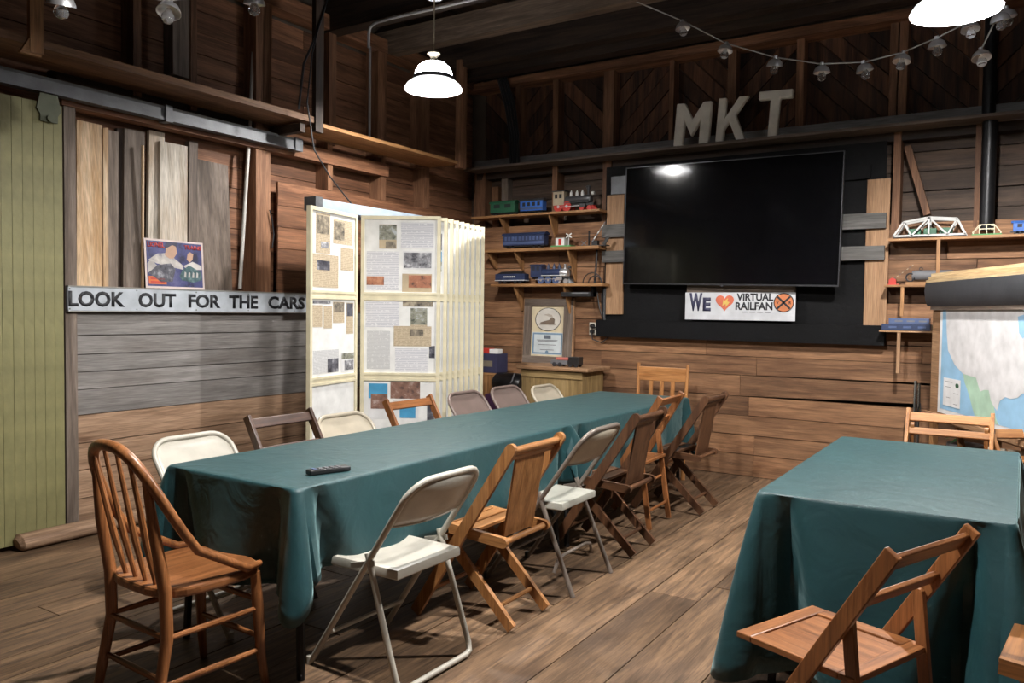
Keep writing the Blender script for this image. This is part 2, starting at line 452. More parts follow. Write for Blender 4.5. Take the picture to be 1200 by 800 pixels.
def text_paper(name, bg, ink, freq=150.0, fill=.5):
    """lines of print too small to read"""
    m, nt, b = _new(name); L = nt.links.new
    tc = N(nt, 'ShaderNodeTexCoord'); sp = N(nt, 'ShaderNodeSeparateXYZ'); L(tc.outputs['Object'], sp.inputs[0])
    mu = N(nt, 'ShaderNodeMath', operation='MULTIPLY'); mu.inputs[1].default_value = freq*2*PI/6.28*1.0
    L(sp.outputs['Z'], mu.inputs[0])
    si = N(nt, 'ShaderNodeMath', operation='SINE')
    m2 = N(nt, 'ShaderNodeMath', operation='MULTIPLY'); m2.inputs[1].default_value = 6.283; L(mu.outputs[0], m2.inputs[0]); L(m2.outputs[0], si.inputs[0])
    gt = N(nt, 'ShaderNodeMath', operation='GREATER_THAN'); gt.inputs[1].default_value = -.1; L(si.outputs[0], gt.inputs[0])
    nz = N(nt, 'ShaderNodeTexNoise'); nz.inputs['Scale'].default_value = 55; L(tc.outputs['Object'], nz.inputs['Vector'])
    g2 = N(nt, 'ShaderNodeMath', operation='GREATER_THAN'); g2.inputs[1].default_value = 1-fill; L(nz.outputs['Fac'], g2.inputs[0])
    mm = N(nt, 'ShaderNodeMath', operation='MULTIPLY'); L(gt.outputs[0], mm.inputs[0]); L(g2.outputs[0], mm.inputs[1])
    mx = N(nt, 'ShaderNodeMix', data_type='RGBA'); L(mm.outputs[0], mx.inputs['Factor']); mx.inputs['A'].default_value = rgba(bg); mx.inputs['B'].default_value = rgba(ink)
    L(mx.outputs['Result'], b.inputs['Base Color']); b.inputs['Roughness'].default_value = .75
    return m
M['text'] = text_paper('text', (.68,.68,.70), (.47,.47,.52), 85, .6)
M['newstext'] = text_paper('newstext', (.50,.41,.29), (.36,.29,.2), 100, .55)
M['greytext'] = text_paper('greytext', (.60,.60,.60), (.42,.42,.43), 120, .6)

def photo(name, cols, scale=9):
    m, nt, b = _new(name); L = nt.links.new
    tc = N(nt, 'ShaderNodeTexCoord'); nz = N(nt, 'ShaderNodeTexNoise'); nz.inputs['Scale'].default_value = scale; nz.inputs['Detail'].default_value = 6; nz.inputs['Roughness'].default_value = .65
    oi = N(nt, 'ShaderNodeObjectInfo'); mul = N(nt, 'ShaderNodeVectorMath', operation='SCALE'); mul.inputs[0].default_value = (31.3, 57.7, 19.1); L(oi.outputs['Random'], mul.inputs['Scale'])
    add = N(nt, 'ShaderNodeVectorMath', operation='ADD'); L(tc.outputs['Object'], add.inputs[0]); L(mul.outputs['Vector'], add.inputs[1]); L(add.outputs['Vector'], nz.inputs['Vector'])
    rp = N(nt, 'ShaderNodeValToRGB'); rp.color_ramp.interpolation = 'EASE'; e = rp.color_ramp.elements
    k = len(cols); e[0].position = .33; e[0].color = rgba(cols[0]); e[1].position = .67; e[1].color = rgba(cols[-1])
    for i in range(1, k-1):
        q = e.new(.33+.34*i/(k-1)); q.color = rgba(cols[i])
    L(nz.outputs['Fac'], rp.inputs['Fac']); L(rp.outputs['Color'], b.inputs['Base Color']); b.inputs['Roughness'].default_value = .4
    return m
M['photo_bw'] = photo('photo_bw', [(.03,.03,.04),(.2,.2,.22),(.6,.6,.63)], 22)
M['photo_news'] = photo('photo_news', [(.05,.045,.04),(.2,.17,.13),(.42,.36,.27)], 25)
M['photo_orange'] = photo('photo_orange', [(.04,.03,.03),(.35,.14,.08),(.5,.24,.14)], 18)
M['photo_sky'] = plain('photo_sky', (.07,.3,.52), .4, var=.1)
M['photo_street'] = photo('photo_street', [(.05,.06,.05),(.25,.25,.2),(.45,.48,.5)], 22)
M['photo_brown'] = photo('photo_brown', [(.07,.045,.04),(.22,.12,.09),(.42,.33,.3)], 14)
M['photo_navy'] = photo('photo_navy', [(.02,.02,.05),(.05,.055,.16),(.10,.10,.22)], 9)
M['photo_teal'] = photo('photo_teal', [(.02,.035,.04),(.05,.10,.11),(.14,.22,.22)], 20)
M['photo_pale'] = photo('photo_pale', [(.2,.19,.22),(.42,.39,.37),(.55,.52,.48)], 16)
M['photo_dark'] = photo('photo_dark', [(.02,.02,.03),(.08,.08,.1),(.3,.3,.33)], 20)

XL, YB = -4.97, 6.95
XR, YR = 4.6, -2.6
CEIL = 4.3

# ------------------------------------------------------------------ the room shell
floor = struct(MB().box(-5.25, XR+.1, YR-.1, 7.25, -.12, -.034).build('floor', M['dim_plaster']), 'wide worn plank floor', 'floor')
x = -5.16
while x < XR:
    w = random.choice((.19, .23, .25, .28, .31))
    y = YR - random.uniform(0, 1.5)
    while y < 7.12:
        L_ = random.uniform(2.2, 4.4); y1 = min(y+L_, 7.12)
        if 7.12 - y1 < .6: y1 = 7.12
        dz = random.uniform(-.003, .0)
        plank(floor, 'plank', W('floor', 'Y'), x+.0025, x+w-.0025, max(y, YR)+.003, y1-.003, -.034, dz, .0008)
        y = y1
    x += w

ceiling = struct(MB().box(-5.25, XR+.1, YR-.1, 7.25, CEIL, CEIL+.1).build('ceiling', W('dark', 'Y')), 'dark board ceiling with heavy cross beams', 'ceiling')
# cross beams over the room, running left to right
for (y, zb, h, t, k) in ((1.3,3.74,.26,.12,'dark'),(2.5,3.74,.26,.12,'dark'),(3.7,3.74,.26,.12,'dark'),(4.9,3.73,.27,.13,'dark'),(5.62,3.75,.2,.13,'beam'),(6.25,3.74,.26,.12,'dark'),(6.6,3.74,.3,.14,'dark')):
    plank(ceiling, 'beam', W(k, 'X'), -5.12, XR, y-t/2, y+t/2, zb, zb+h, .003)
for i in range(16):   # roof boards lying on the beams
    x0 = -5.1+i*.6
    plank(ceiling, 'roof_board', W('dark', 'Y'), x0, x0+.55, YR, 7.1, 4.15+random.uniform(0,.03), 4.22, .004)
# unseen walls behind and to the right of the view
struct(MB().box(XR, XR+.1, YR, 7.2, 0, CEIL).build('wall_right', W('dark', 'Y')), 'dark board wall on the right', 'wall')
struct(MB().box(-5.2, XR, YR-.1, YR, 0, CEIL).build('wall_front', W('dark', 'X')), 'dark board wall behind the viewer', 'wall')

# ---- left wall
wl = struct(MB().box(-5.25, -5.15, YR, 7.2, 0, CEIL).build('wall_left', M['dim_plaster']), 'left wall of grey and bare boards below open studs', 'wall')
zs = [0.0, .20, .38, .55, .73, .89, 1.0, 1.11, 1.23, 1.385]
for i in range(len(zs)-1):
    k = 'oldwall' if i < 4 else 'greywall'
    cuts = [2.66, random.uniform(4.9, 5.3), 6.94]
    for a, b in zip(cuts, cuts[1:]):
        plank(wl, 'wall_board', W(k, 'Y'), -5.0, XL+random.uniform(-.004,.002), a+.001, b-.001, zs[i]+.003, zs[i+1]-.003, .0012)
z = 1.40; k = 0
while z < 3.72:       # outside siding seen between the studs
    h = .155; cuts = [YR, 1.2+.3*(k%3), 4.05 if k%2 else 4.7, 7.12]
    for a, b in zip(cuts, cuts[1:]):
        plank(wl, 'siding_board', W('siding', 'Y'), -5.15, -5.12+random.uniform(0,.006), a, b-.002, z+.003, z+h-.002, .0015)
    z += h; k += 1
# inner lining right of the big stud
zz = [1.385, 1.56, 1.72, 1.89, 2.06, 2.23, 2.415]
for i in range(len(zz)-1):
    plank(wl, 'lining_board', W('siding', 'Y'), -5.0, XL-.008+random.uniform(-.003,.003), 4.31, 6.94, zz[i]+.003, zz[i+1]-.003, .0015)
# studs
def lstud(u0, u1, z0, z1, kind='stud', x0=-5.12, x1=XL, v=100, name='stud'):
    y0, y1 = aX(u0, v, x1).y, aX(u1, v, x1).y
    plank(wl, name, W(kind, 'Z'), x0, x1, y0, y1, z0, z1, .003)
lstud(76, 90, 0, 2.7, 'weather', -5.1, -4.962, 300, 'door_post')
lstud(300, 317, 1.39, 3.75, v=260)
for u0, u1 in ((157,166),(224,231),(309,318),(386,394),(443,453),(494,504)):
    lstud(u0, u1, 2.8, 3.75, 'stud', v=100)
for u0, u1 in ((384,390),(447,452),(498,503)):
    lstud(u0, u1, 2.415, 2.85, 'stud', v=220)
lstud(203, 222, 2.98, 3.75, 'weather', -4.97, -4.86, v=60, name='hanging_post')
plank(wl, 'top_plate', W('siding', 'Y'), -5.12, XL+.015, YR, 7.1, 3.75, 3.87, .003)
plank(wl, 'header', W('siding', 'Y'), -5.05, -4.95, 2.62, 5.58, 2.635, 2.745, .003)
plank(wl, 'header', W('dark', 'Y'), -5.12, -5.0, 2.62, 4.3, 2.745, 2.86, .003)

# loft shelf along the left wall
shelf = thing('loft_shelf', 'long brown board shelf high on the left wall below open siding', 'shelf', (-4.8, 4.0, 2.84))
def loc(o, root):
    o.location = Vector(o.location) - Vector(root.location); o.parent = root; return o
loc(plank(None, 'shelf_board', W('loft', 'Y'), -4.97, -4.6, .6, 4.35, 2.83, 2.862), shelf)
loc(plank(None, 'shelf_board', W('shelf', 'Y'), -4.97, -4.6, 4.36, 6.2, 2.815, 2.845), shelf)
loc(plank(None, 'shelf_edge', W('loft', 'Y'), -4.598, -4.575, .6, 4.33, 2.825, 2.87), shelf)
loc(plank(None, 'hanger', W('shelf', 'Z'), -4.572, -4.54, 2.24, 2.31, 2.78, 4.1), shelf)
loc(plank(None, 'hanger', W('dark', 'Z'), -4.6, -4.56, 4.31, 4.39, 2.76, 4.1), shelf)
loc(plank(None, 'hanger', W('stud', 'Z'), -4.63, -4.57, 6.16, 6.26, 2.78, 3.8), shelf)
bk = MB().plate([(0,0),(.11,0),(.11,.09),(.05,.09)], (-4.572,2.19,2.765), (0,1,0), (0,0,1), .025).build('bracket', W('shelf','Y'), None, center=True); loc(bk, shelf)
for y in (4.22,):
    loc(plank(None, 'bracket', W('dark', 'X'), -4.97, -4.63, y, y+.05, 2.75, 2.815), shelf)

# green sliding door and its track
d1 = struct(MB().box(-4.905, -4.88, .55, 2.575, .03, 2.60).build('door_1', M['green_paint']), 'olive green sliding door of narrow beaded boards', 'door')
y = .55
while y < 2.56:
    plank(d1, 'bead_board', M['green_paint'], -4.88, -4.862+random.uniform(0,.001), y+.0009, min(y+.058, 2.575)-.0009, .03, 2.60, .0003); y += .058
hb = MB().plate([(-.05,-.04),(.05,-.04),(.05,.0),(.07,.03),(.05,.12),(-.05,.12),(-.07,.03),(-.05,0)], (-4.853,2.49,2.53), (0,1,0), (0,0,1), .012).build('hanger_plate', M['iron'], d1)
MB().lathe([(.001,0),(.02,0),(.02,.02),(.001,.02)], (-4.841,2.49,2.51), 12, 'X').build('bolt', M['iron'], d1)
rail = thing('door_track', 'grey steel sliding door track across the left wall above the planks', 'track', (-4.9, 2.5, 2.7))
def rl(m, name, mat): return loc(m.build(name, mat, None, center=True), rail)
rl(MB().plate([(0,0),(.07,0),(.07,.02),(.06,.02),(.06,.075),(.07,.09),(0,.09)], (-4.94,.4,2.665), (1,0,0), (0,0,1), -2.88), 'channel', M['steel'])
rl(MB().plate([(0,0),(.07,0),(.07,.02),(.06,.02),(.06,.075),(.07,.09),(0,.09)], (-4.94,3.285,2.665), (1,0,0), (0,0,1), -1.1), 'channel', M['steel'])
rl(MB().box(-4.945,-4.86,3.26,3.31,2.655,2.765), 'joint_strap', M['steel'])
rl(MB().box(-4.945,-4.86,4.385,4.46,2.66,2.76), 'end_stop', M['steel'])

# beam lying on the floor along the left wall
pts = [(0, .0, .05), (0, .5, .052), (0, 1.1, .048), (0, 1.8, .05), (0, 2.6, .05)]
fb = MB().tube([(0.0, -.02, .045)]+pts+[(0, 2.62, .045)], [.035,.056,.054,.057,.053,.056,.04], 9).build('floor_beam', W('oldwall','Y'), None, smooth=True)
fb.location = (-4.83, 2.3, 0); fb.scale = (1.15,1,.92)
tag(fb, 'rough weathered beam lying on the floor along the left wall', 'beam')

# ---- back wall
wb_ = struct(MB().box(-5.25, XR+.1, 7.14, 7.25, 0, CEIL).build('wall_back', M['dim_plaster']), 'back wall of brown horizontal boards with open studs above', 'wall')
rows = [0, .19, .36, .53, .70, .885, 1.05, 1.185, 1.35, 1.52, 1.69, 1.86, 2.03, 2.15]
for i in range(len(rows)-1):
    z0, z1 = rows[i], rows[i+1]
    if i < 7: cuts = [-4.97, -3.43 if i%2 else -3.9, -2.2+random.uniform(-.3,.3), -.66+(.12 if i%2 else 0), 1.8, XR]
    else: cuts = [-4.97, -3.95+random.uniform(-.3,.3), -3.42, -.95, -.45+random.uniform(-.15,.2), 1.5, XR]
    for a, b in zip(cuts, cuts[1:]):
        o = plank(wb_, 'wall_board', W('lining', 'X'), a+.0015, b-.0015, YB+random.uniform(-.004,.003), 7.0, z0+.003, z1-.003, .0014)
        if i in (4, 5) and a < -1.5 < b+.9 and b < 0 and b > -1.2:      # split and warped board ends
            for v in o.data.vertices:
                if v.co.x > 0 and v.co.z < 0: v.co.z += .032 if i == 4 else .012
plank(wb_, 'wall_board', W('lining', 'X'), -4.97, -3.42, YB, 7.0, 2.152, 2.29, .002)
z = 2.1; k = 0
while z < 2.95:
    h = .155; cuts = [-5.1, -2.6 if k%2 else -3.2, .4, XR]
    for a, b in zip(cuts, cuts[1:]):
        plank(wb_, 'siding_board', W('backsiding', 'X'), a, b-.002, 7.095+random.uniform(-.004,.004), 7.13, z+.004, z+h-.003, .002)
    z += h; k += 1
def bstud(u0, u1, v, z0, z1, kind='stud', y0=YB, y1=7.1, name='stud'):
    x0, x1 = aY(u0, v, y0).x, aY(u1, v, y0).x
    plank(wb_, name, W(kind, 'Z'), x0, x1, y0, y1, z0, z1, .003)
for u0, u1 in ((647,653),(706,716),(1046,1055),(1142,1150)):
    bstud(u0, u1, 220, 2.1, 2.88)
bstud(556, 569, 220, 2.29, 2.88, 'stud', 6.97); bstud(577, 584, 230, 2.29, 2.72, 'lining', 6.99); bstud(588, 595, 230, 2.29, 2.8, 'weather', 7.0)
ups = ((604,610),(648,654),(707,719),(784,789),(852,861),(932,941),(1041,1050),(1052,1062),(1146,1155))
edges = [-4.9]
for u0, u1 in ups:
    bstud(u0, u1, 130, 2.98, 3.74, 'stud', 6.97)
    edges += [aY(u0,130,6.97).x, aY(u1,130,6.97).x]
edges += [.7, .78, 1.6, 1.68, 2.5, 2.58, XR]
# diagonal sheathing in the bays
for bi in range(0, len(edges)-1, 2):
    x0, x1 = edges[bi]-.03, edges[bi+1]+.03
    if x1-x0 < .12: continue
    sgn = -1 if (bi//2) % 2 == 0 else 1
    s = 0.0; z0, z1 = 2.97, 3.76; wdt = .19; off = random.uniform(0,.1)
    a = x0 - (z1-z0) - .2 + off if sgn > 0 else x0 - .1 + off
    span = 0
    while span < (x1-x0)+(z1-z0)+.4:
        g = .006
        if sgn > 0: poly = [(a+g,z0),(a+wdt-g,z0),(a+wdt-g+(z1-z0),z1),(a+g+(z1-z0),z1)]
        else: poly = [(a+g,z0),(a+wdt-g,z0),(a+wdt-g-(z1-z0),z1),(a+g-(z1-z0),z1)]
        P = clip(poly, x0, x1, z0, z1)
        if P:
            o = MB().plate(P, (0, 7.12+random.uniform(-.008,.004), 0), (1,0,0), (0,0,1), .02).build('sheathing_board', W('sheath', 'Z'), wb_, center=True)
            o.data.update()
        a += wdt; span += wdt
plank(wb_, 'top_plate', W('siding', 'X'), -4.97, XR, 6.90, 7.12, 3.725, 3.80, .003)
plank(wb_, 'girt', W('greywall', 'X'), -4.95, XR, 6.935, 6.965, 2.885, 2.995, .002)
plank(wb_, 'girt', W('dark', 'X'), -4.95, XR, 6.97, 7.1, 2.80, 2.875, .002)
# brace right of the screen
p0, p1 = aY(1064,172,6.99), aY(1087,252,6.99)
MB().bar(p0, p1, .05, .075, (0,1,0)).build('brace', W('stud','Z'), wb_)
led = tag(plank(None, 'ledge', W('weather','X'), -4.93, XR-.02, 6.71, 6.935, 2.862, 2.886, .001), 'long grey board ledge high on the back wall under the letters', 'ledge')

# black panel behind the screen with its pale upright planks
bp = thing('screen_backboard', 'black painted plywood backboard behind the television', 'backboard', (-2.2, 6.9, 1.17))
loc(plank(None, 'panel', M['black_paint'], -3.40, -.95, 6.925, 6.948, 1.30, 2.80), bp)
loc(plank(None, 'black_rail', M['black_paint'], -3.45, -.92, 6.86, 6.947, 1.185, 1.345), bp)
loc(plank(None, 'upright', W('plywood','Z'), -3.375, -3.195, 6.898, 6.925, 1.40, 2.53), bp)
loc(plank(None, 'upright', W('plywood','Z'), -1.085, -.915, 6.898, 6.925, 1.315, 2.50), bp)
loc(plank(None, 'grey_block', M['steel'], -3.33, -3.15, 6.89, 6.92, 2.535, 2.70), bp)
loc(plank(None, 'grey_block', M['black_paint'], -1.25, -1.06, 6.89, 6.92, 2.51, 2.62), bp)
for (u0,v0,u1,v1) in ((705,263,760,276),(705,294,760,306),(950,253,1038,267),(950,290,1036,304)):
    a, b = aY(u0,v0,6.86), aY(u1,v1,6.86)
    loc(plank(None, 'mounting_slat', W('greyslat','X'), a.x, b.x, 6.865, 6.898, b.z, a.z), bp)

# ------------------------------------------------------------------ pendant lamps
def pendant(x, y, zr, wf, label):
    t = thing('pendant_lamp', label, 'lamp', (x, y, zr), 0, 'pendant lamps')
    top = 3.70 - zr
    MB().lathe([(.001,top+.03),(.075,top+.03),(.078,top+.01),(.06,top-.008),(.02,top-.02),(.001,top-.02)], seg=20).build('canopy', M['lamp_white'], t, smooth=True)
    ch = MB(); z = .27; k = 0
    while z < top-.02:
        z2 = min(z+.03, top-.015)
        ax = (.006,0) if k % 2 else (0,.006)
        ch.tube([(ax[0],ax[1],z),(ax[0],ax[1],z2),(-ax[0],-ax[1],z2),(-ax[0],-ax[1],z)], .002, 4, closed=True); z += .026; k += 1
    ch.tube([(.004,.004,.2),(-.004,.003,.35),(.004,-.004,top-.2),(0,0,top)], .0025, 5)
    ch.build('chain', M['brass'], t)
    MB().lathe([(.001,.262),(.046,.262),(.05,.252),(.03,.236),(.022,.222),(.024,.205),(.05,.196),(.05,.19),(.001,.19)], seg=20).build('cap', M['brass'], t, smooth=True)
    MB().lathe([(.045,.195),(.085,.182),(.115,.158),(.132,.128),(.139,.095),(.139,.088),(.001,.088)], seg=32).build('glass_dome', M['lamp_glass'], t, smooth=True)
    MB().lathe([(.141,.088),(.148,.088),(.15,.07),(.148,.056),(.141,.056),(.141,.088)], seg=32).build('dark_ring', M['lamp_ring'], t, smooth=True)
    MB().lathe([(.141,.058),(.165,.046),(.188,.026),(.203,-.002),(.210,-.008),(.214,-.003),(.208,.008),(.192,.031),(.167,.051),(.143,.064)], seg=36).build('shade', M['shade_glass'], t, smooth=True)
    ld = bpy.data.lights.new('lamp_light', 'POINT'); ld.energy = LAMP_WATTS*wf; ld.color = (1.0,.965,.92); ld.shadow_soft_size = .055
    lo = bpy.data.objects.new('lamp_light', ld); COL.objects.link(lo); lo.parent = t; lo.location = (0,0,.052)
    return t
for s in LAMP_SPOTS: pendant(*s)

# conduit along the beam
cd = tag(MB().tube([aY(432,56,4.82),aY(432,40,4.82),aY(434,32,4.82),aY(440,27,4.82),aY(460,21,4.82),aY(505,11,4.82),aY(560,-2,4.82)], .012, 8).build('conduit', M['conduit'], None, smooth=True), 'thin grey conduit bending up to the dark beam near the lamp', 'conduit')
a = aX(433,70,-4.95); b = aX(433,158,-4.95)
tag(MB().tube([(-4.945,a.y,3.74),(-4.945,a.y,2.87)], .012, 8).build('wall_conduit', M['conduit'], None, smooth=True), 'vertical conduit pipe between studs on the upper left wall', 'conduit')
cb = thing('cable_bundle', 'dark cables running down the far upper corner beside the post', 'cables', (-4.45,6.85,2.9))
for i in range(4):
    MB().tube([(-.12+.03*i,-.06,.88),(-.05+.035*i,-.02,.6),(.0+.03*i,0,.3),(.01+.03*i,.0,0)], .013, 7).build('cable', M['cable'], cb, smooth=True)
tag(MB().tube([(aY(1158,150,6.93).x,6.90,3.72),(aY(1158,150,6.93).x,6.90,2.895)], .045, 14).build('stove_pipe', M['black_metal'], None, smooth=True), 'black round pipe on the back wall above the ledge, right', 'pipe')
tag(MB().tube([(aY(1158,220,6.93).x,6.87,2.86),(aY(1158,220,6.93).x,6.87,2.06)], .05, 14).build('vent_pipe', M['black_metal'], None, smooth=True), 'black round pipe below the ledge beside the model bridge shelf', 'pipe')
p = [aX(381,8,-4.55), aX(371,40,-4.55), aX(356,75,-4.55), aX(352,110,-4.55), aX(350,128,-4.55)]
tag(MB().tube(p, .009, 6).build('hanging_cable', M['cable'], None, smooth=True), 'black cable drooping in front of the loft shelf hanger', 'cable')
tag(MB().tube([aX(386,-8,-4.5), aX(374,30,-4.48), aX(366,62,-4.46), aX(360,120,-4.45), aX(368,175,-4.43), aX(386,206,-4.43), aX(416,244,-4.44), aX(428,254,-4.45)], .006, 6).build('support_cord', M['cable'], None, smooth=True), 'thin black cord slanting down to the display rack rail', 'cord')

# ------------------------------------------------------------------ string lights
def string_lights(name, label, pts, group=None, sz=1.0):
    o = Vector(pts[0]); t = thing(name, label, 'string lights', o)
    P = [Vector(p)-o for p in pts]
    MB().tube([p+Vector((0,0,.045*sz)) for p in P], .005, 5).build('wire', M['wire'], t)
    for i, p in enumerate(P):
        an = random.uniform(-.3,.3)
        s = MB().lathe([(.001,.055),(.012,.055),(.013,.036),(.026,.031),(.042,.018),(.052,-.004),(.054,-.014),(.051,-.014),(.04,.006),(.02,.02),(.001,.022)], seg=16).build('reflector', M['silver'], t, smooth=True)
        s.location = p; s.rotation_euler = (an, random.uniform(-.3,.3), 0); s.scale = (sz,)*3
        MB().lathe([(.001,.01),(.012,.005),(.016,-.012),(.027,-.03),(.029,-.045),(.022,-.06),(.001,-.068)], seg=14).build('bulb', M['bulb_glass'], s, smooth=True)
    return t
string_lights('string_lights', 'string of unlit bulbs with silver reflectors swagged above the letters',
    [aY(u, v, 5.6) for u, v in ((710,-6),(800,32),(850,58),(908,75),(963,83),(1013,81),(1057,70),(1098,53),(1137,33),(1180,18))])
string_lights('string_lights', 'three unlit bulbs of a light string at the top left edge',
    [aX(u, v, -3.3) for u, v in ((72,2),(198,12),(298,2))])
string_lights('string_lights', 'short looped wire with two unlit bulbs at the top right corner',
    [aY(1150,66,5.5), aY(1172,22,5.5)])

# ------------------------------------------------------------------ big letters on the ledge
def letter_single(ch, poly, label, u0, u1, vb, h):
    x0, x1 = aY(u0, vb, 6.76).x, aY(u1, vb, 6.76).x
    m = MB().plate([(a*(x1-x0), b*h) for a, b in poly], (0,.03,0), (1,0,0), (0,0,1), .055)
    o = m.build('letter', M['letter'], None, bevel=.011); o.location = (x0, 6.775, 2.888); o.rotation_euler = (R(-4), R(2.5), 0)
    return tag(o, label, 'letter', 'big letters on the ledge')
letter_single('m', [(0,0),(.27,0),(.27,.58),(.5,.22),(.72,.58),(.72,0),(1,0),(1,1),(.76,1),(.5,.62),(.24,1),(0,1)], 'large off-white letter M standing on the back wall ledge', 789, 830, 168, .385)
letter_single('k', [(0,0),(.27,0),(.27,.3),(.42,.45),(.72,0),(1.03,0),(.62,.6),(1.0,1),(.68,1),(.27,.56),(.27,1),(0,1)], 'large off-white letter K standing on the ledge between M and T', 838, 873, 165, .385)
letter_single('t', [(.36,0),(.64,0),(.64,.82),(1,.82),(1,1),(0,1),(0,.82),(.36,.82)], 'large off-white letter T standing on the ledge rightmost', 885, 925, 160, .395)

# ------------------------------------------------------------------ television
tv = thing('television', 'large black flat screen television mounted on the black backboard', 'television', (-2.19, 6.77, 2.2))
tv.rotation_euler = (R(0.8), R(1.1), R(-2.2))
MB().box(-.955,.955,.0,.035,-.535,.535).build('housing', M['black_plastic'], tv, bevel=.004)
MB().box(-.945,.945,-.004,.0,-.522,.527).build('screen', M['screen'], tv)
for nm, b in (('top',(-.955,.955,-.006,.002,.528,.535)),('left',(-.955,-.946,-.006,.002,-.535,.535)),('right',(.946,.955,-.006,.002,-.535,.535)),('bottom',(-.955,.955,-.008,.002,-.536,-.522))):
    MB().box(*b).build('bezel', M['bezel'], tv)
MB().box(-.012,.012,-.01,0,-.547,-.534).build('logo_tab', M['bezel'], tv)
MB().box(-.3,.3,.035,.1,-.25,.25).build('wall_mount', M['black_metal'], tv)

# ------------------------------------------------------------------ banner under the screen
bx0, bx1 = -2.555, -1.60; bz0, bz1 = 1.365, 1.645; by = 6.845
bn = thing('banner', 'white banner reading we love virtual railfan below the television', 'banner', (bx0, by, bz0))
BW_, BH_ = bx1-bx0, bz1-bz0
MB().box(0, BW_, 0, .004, 0, BH_-.04).build('sheet', M['banner'], bn)
MB().box(.01, BW_-.01, .006, .06, BH_-.06, BH_+.03).build('batten', W('weather','X'), bn)
ux, uz = (1,0,0), (0,0,1)
def bt(body, x0, x1, z0, z1, mat, bold=.02): text_mesh(body, (x1-x0)*BW_, (z1-z0)*BH_, mat, bn, (x0*BW_, -.001, z0*BH_), ux, uz, .001, bold=bold)
bt('W', .04, .165, .27, .84, M['navy_ink'], .05); bt('E', .17, .245, .27, .70, M['navy_ink'], .05)
bt('VIRTUAL', .485, .81, .60, .83, M['ink'], .03); bt('RAILFAN', .475, .805, .32, .56, M['ink'], .03)
for i in range(4): MB().box((.535+.068*i)*BW_, (.535+.068*i+.05)*BW_, -.002, 0, .24*BH_, .265*BH_).build('small_print', M['slate'], bn)
heart = []
for i in range(28):
    a = 2*PI*i/28; heart.append((.085*BW_*(16*math.sin(a)**3)/16, .23*BH_*(13*math.cos(a)-5*math.cos(2*a)-2*math.cos(3*a)-math.cos(4*a))/13))
MB().plate(heart[::-1], (.375*BW_,-.001,.56*BH_), ux, uz, .001).build('heart', M['heart'], bn)
MB().plate([(-.03,-.03),(.0,-.01),(.0,-.04),(.035,.005),(.012,.01),(.02,.04),(-.01,.015),(-.02,.03)], (.385*BW_,-.0025,.54*BH_), ux, uz, .001).build('spark', M['yellow'], bn)
cc = [(.055*math.cos(2*PI*i/24)*1.5, .055*math.sin(2*PI*i/24)*1.45) for i in range(24)]
MB().plate(cc, (.90*BW_,-.001,.55*BH_), ux, uz, .001).build('crossing_sign', M['orange_sign'], bn)
ring = MB().tube([(.9*BW_+a*.97, -.003, .55*BH_+b*.97) for a, b in cc], .004, 5, closed=True).build('sign_ring', M['ink'], bn)
for s in (-1,1):
    MB().bar((.90*BW_-.052,-.003,.55*BH_-.05*s), (.90*BW_+.052,-.003,.55*BH_+.05*s), .002, .016, (0,0,1)).build('cross_bar', M['ink'], bn)
text_mesh('V', .022, .026, M['ink'], bn, (.90*BW_-.062,-.002,.55*BH_-.013), ux, uz, .001, bold=.03); text_mesh('R', .02, .026, M['ink'], bn, (.90*BW_+.042,-.002,.55*BH_-.013), ux, uz, .001, bold=.03)

# ------------------------------------------------------------------ LOOK OUT FOR THE CARS sign
sg = thing('railroad_sign', 'long white board sign lettered look out for the cars', 'sign', (-4.945, 2.64, 1.385))
SL = 2.04
MB().box(-.012,.012, 0, SL, 0, .148).build('board', M['sign_white'], sg, bevel=.003)
MB().box(-.013,.015, 0, SL, .148, .156).build('edge_strip', M['sign_edge'], sg); MB().box(-.013,.015, 0, SL, -.006, .0).build('edge_strip', M['sign_edge'], sg)
uy_ = (0,1,0)
words = (('LOOK', 80.5,146.5), ('OUT',162.5,206.5), ('FOR',221,258.5), ('THE',268.5,302.5), ('CARS',314.5,357.5))
for wd, u0, u1 in words:
    y0, y1 = aX(u0,350,-4.93).y-2.64, aX(u1,350,-4.93).y-2.64
    text_mesh(wd, y1-y0, .098, M['ink'], sg, (.0125, y0, .026), uy_, uz, .0012, bold=.036)
for y in (.01,.45,.9,1.35,1.8):
    for z in (.012,.136):
        MB().lathe([(.001,.003),(.004,.002),(.005,0)], (.012,y,z), 8, 'X').build('nail', M['iron'], sg)

# ------------------------------------------------------------------ boards leaning in the open bay behind the sign
def lean(kind, ub0, ub1, ut0, vt, label, xb=-4.995, xt=-5.06, th=.03, ut1=None, name='leaning_plank'):
    y0, y1 = aX(ub0,335,xb).y, aX(ub1,335,xb).y
    tp = aX(ut0, vt, xt); yt0 = tp.y; zt = tp.z
    yt1 = yt0+(y1-y0) if ut1 is None else aX(ut1, vt, xt).y
    z0 = 1.392
    me = MB()
    vs = [(xb,y0,z0),(xb,y1,z0),(xb-th,y1,z0),(xb-th,y0,z0),(xt,yt0,zt),(xt,yt1,zt+random.uniform(-.01,.01)),(xt-th,yt1,zt),(xt-th,yt0,zt)]
    me.add(vs, [(0,1,2,3),(7,6,5,4),(0,4,5,1),(1,5,6,2),(2,6,7,3),(3,7,4,0)])
    o = me.build(name, W(kind,'Z'), None, center=True)
    return tag(o, label, 'plank', 'planks leaning behind the sign')
lean('pine', 90,120, 90,140, 'wide pale pine plank leaning next to the door post')
lean('pine', 121,127, 121,150, 'thin pale strip leaning right of the wide pine plank', xb=-5.0, xt=-5.05)
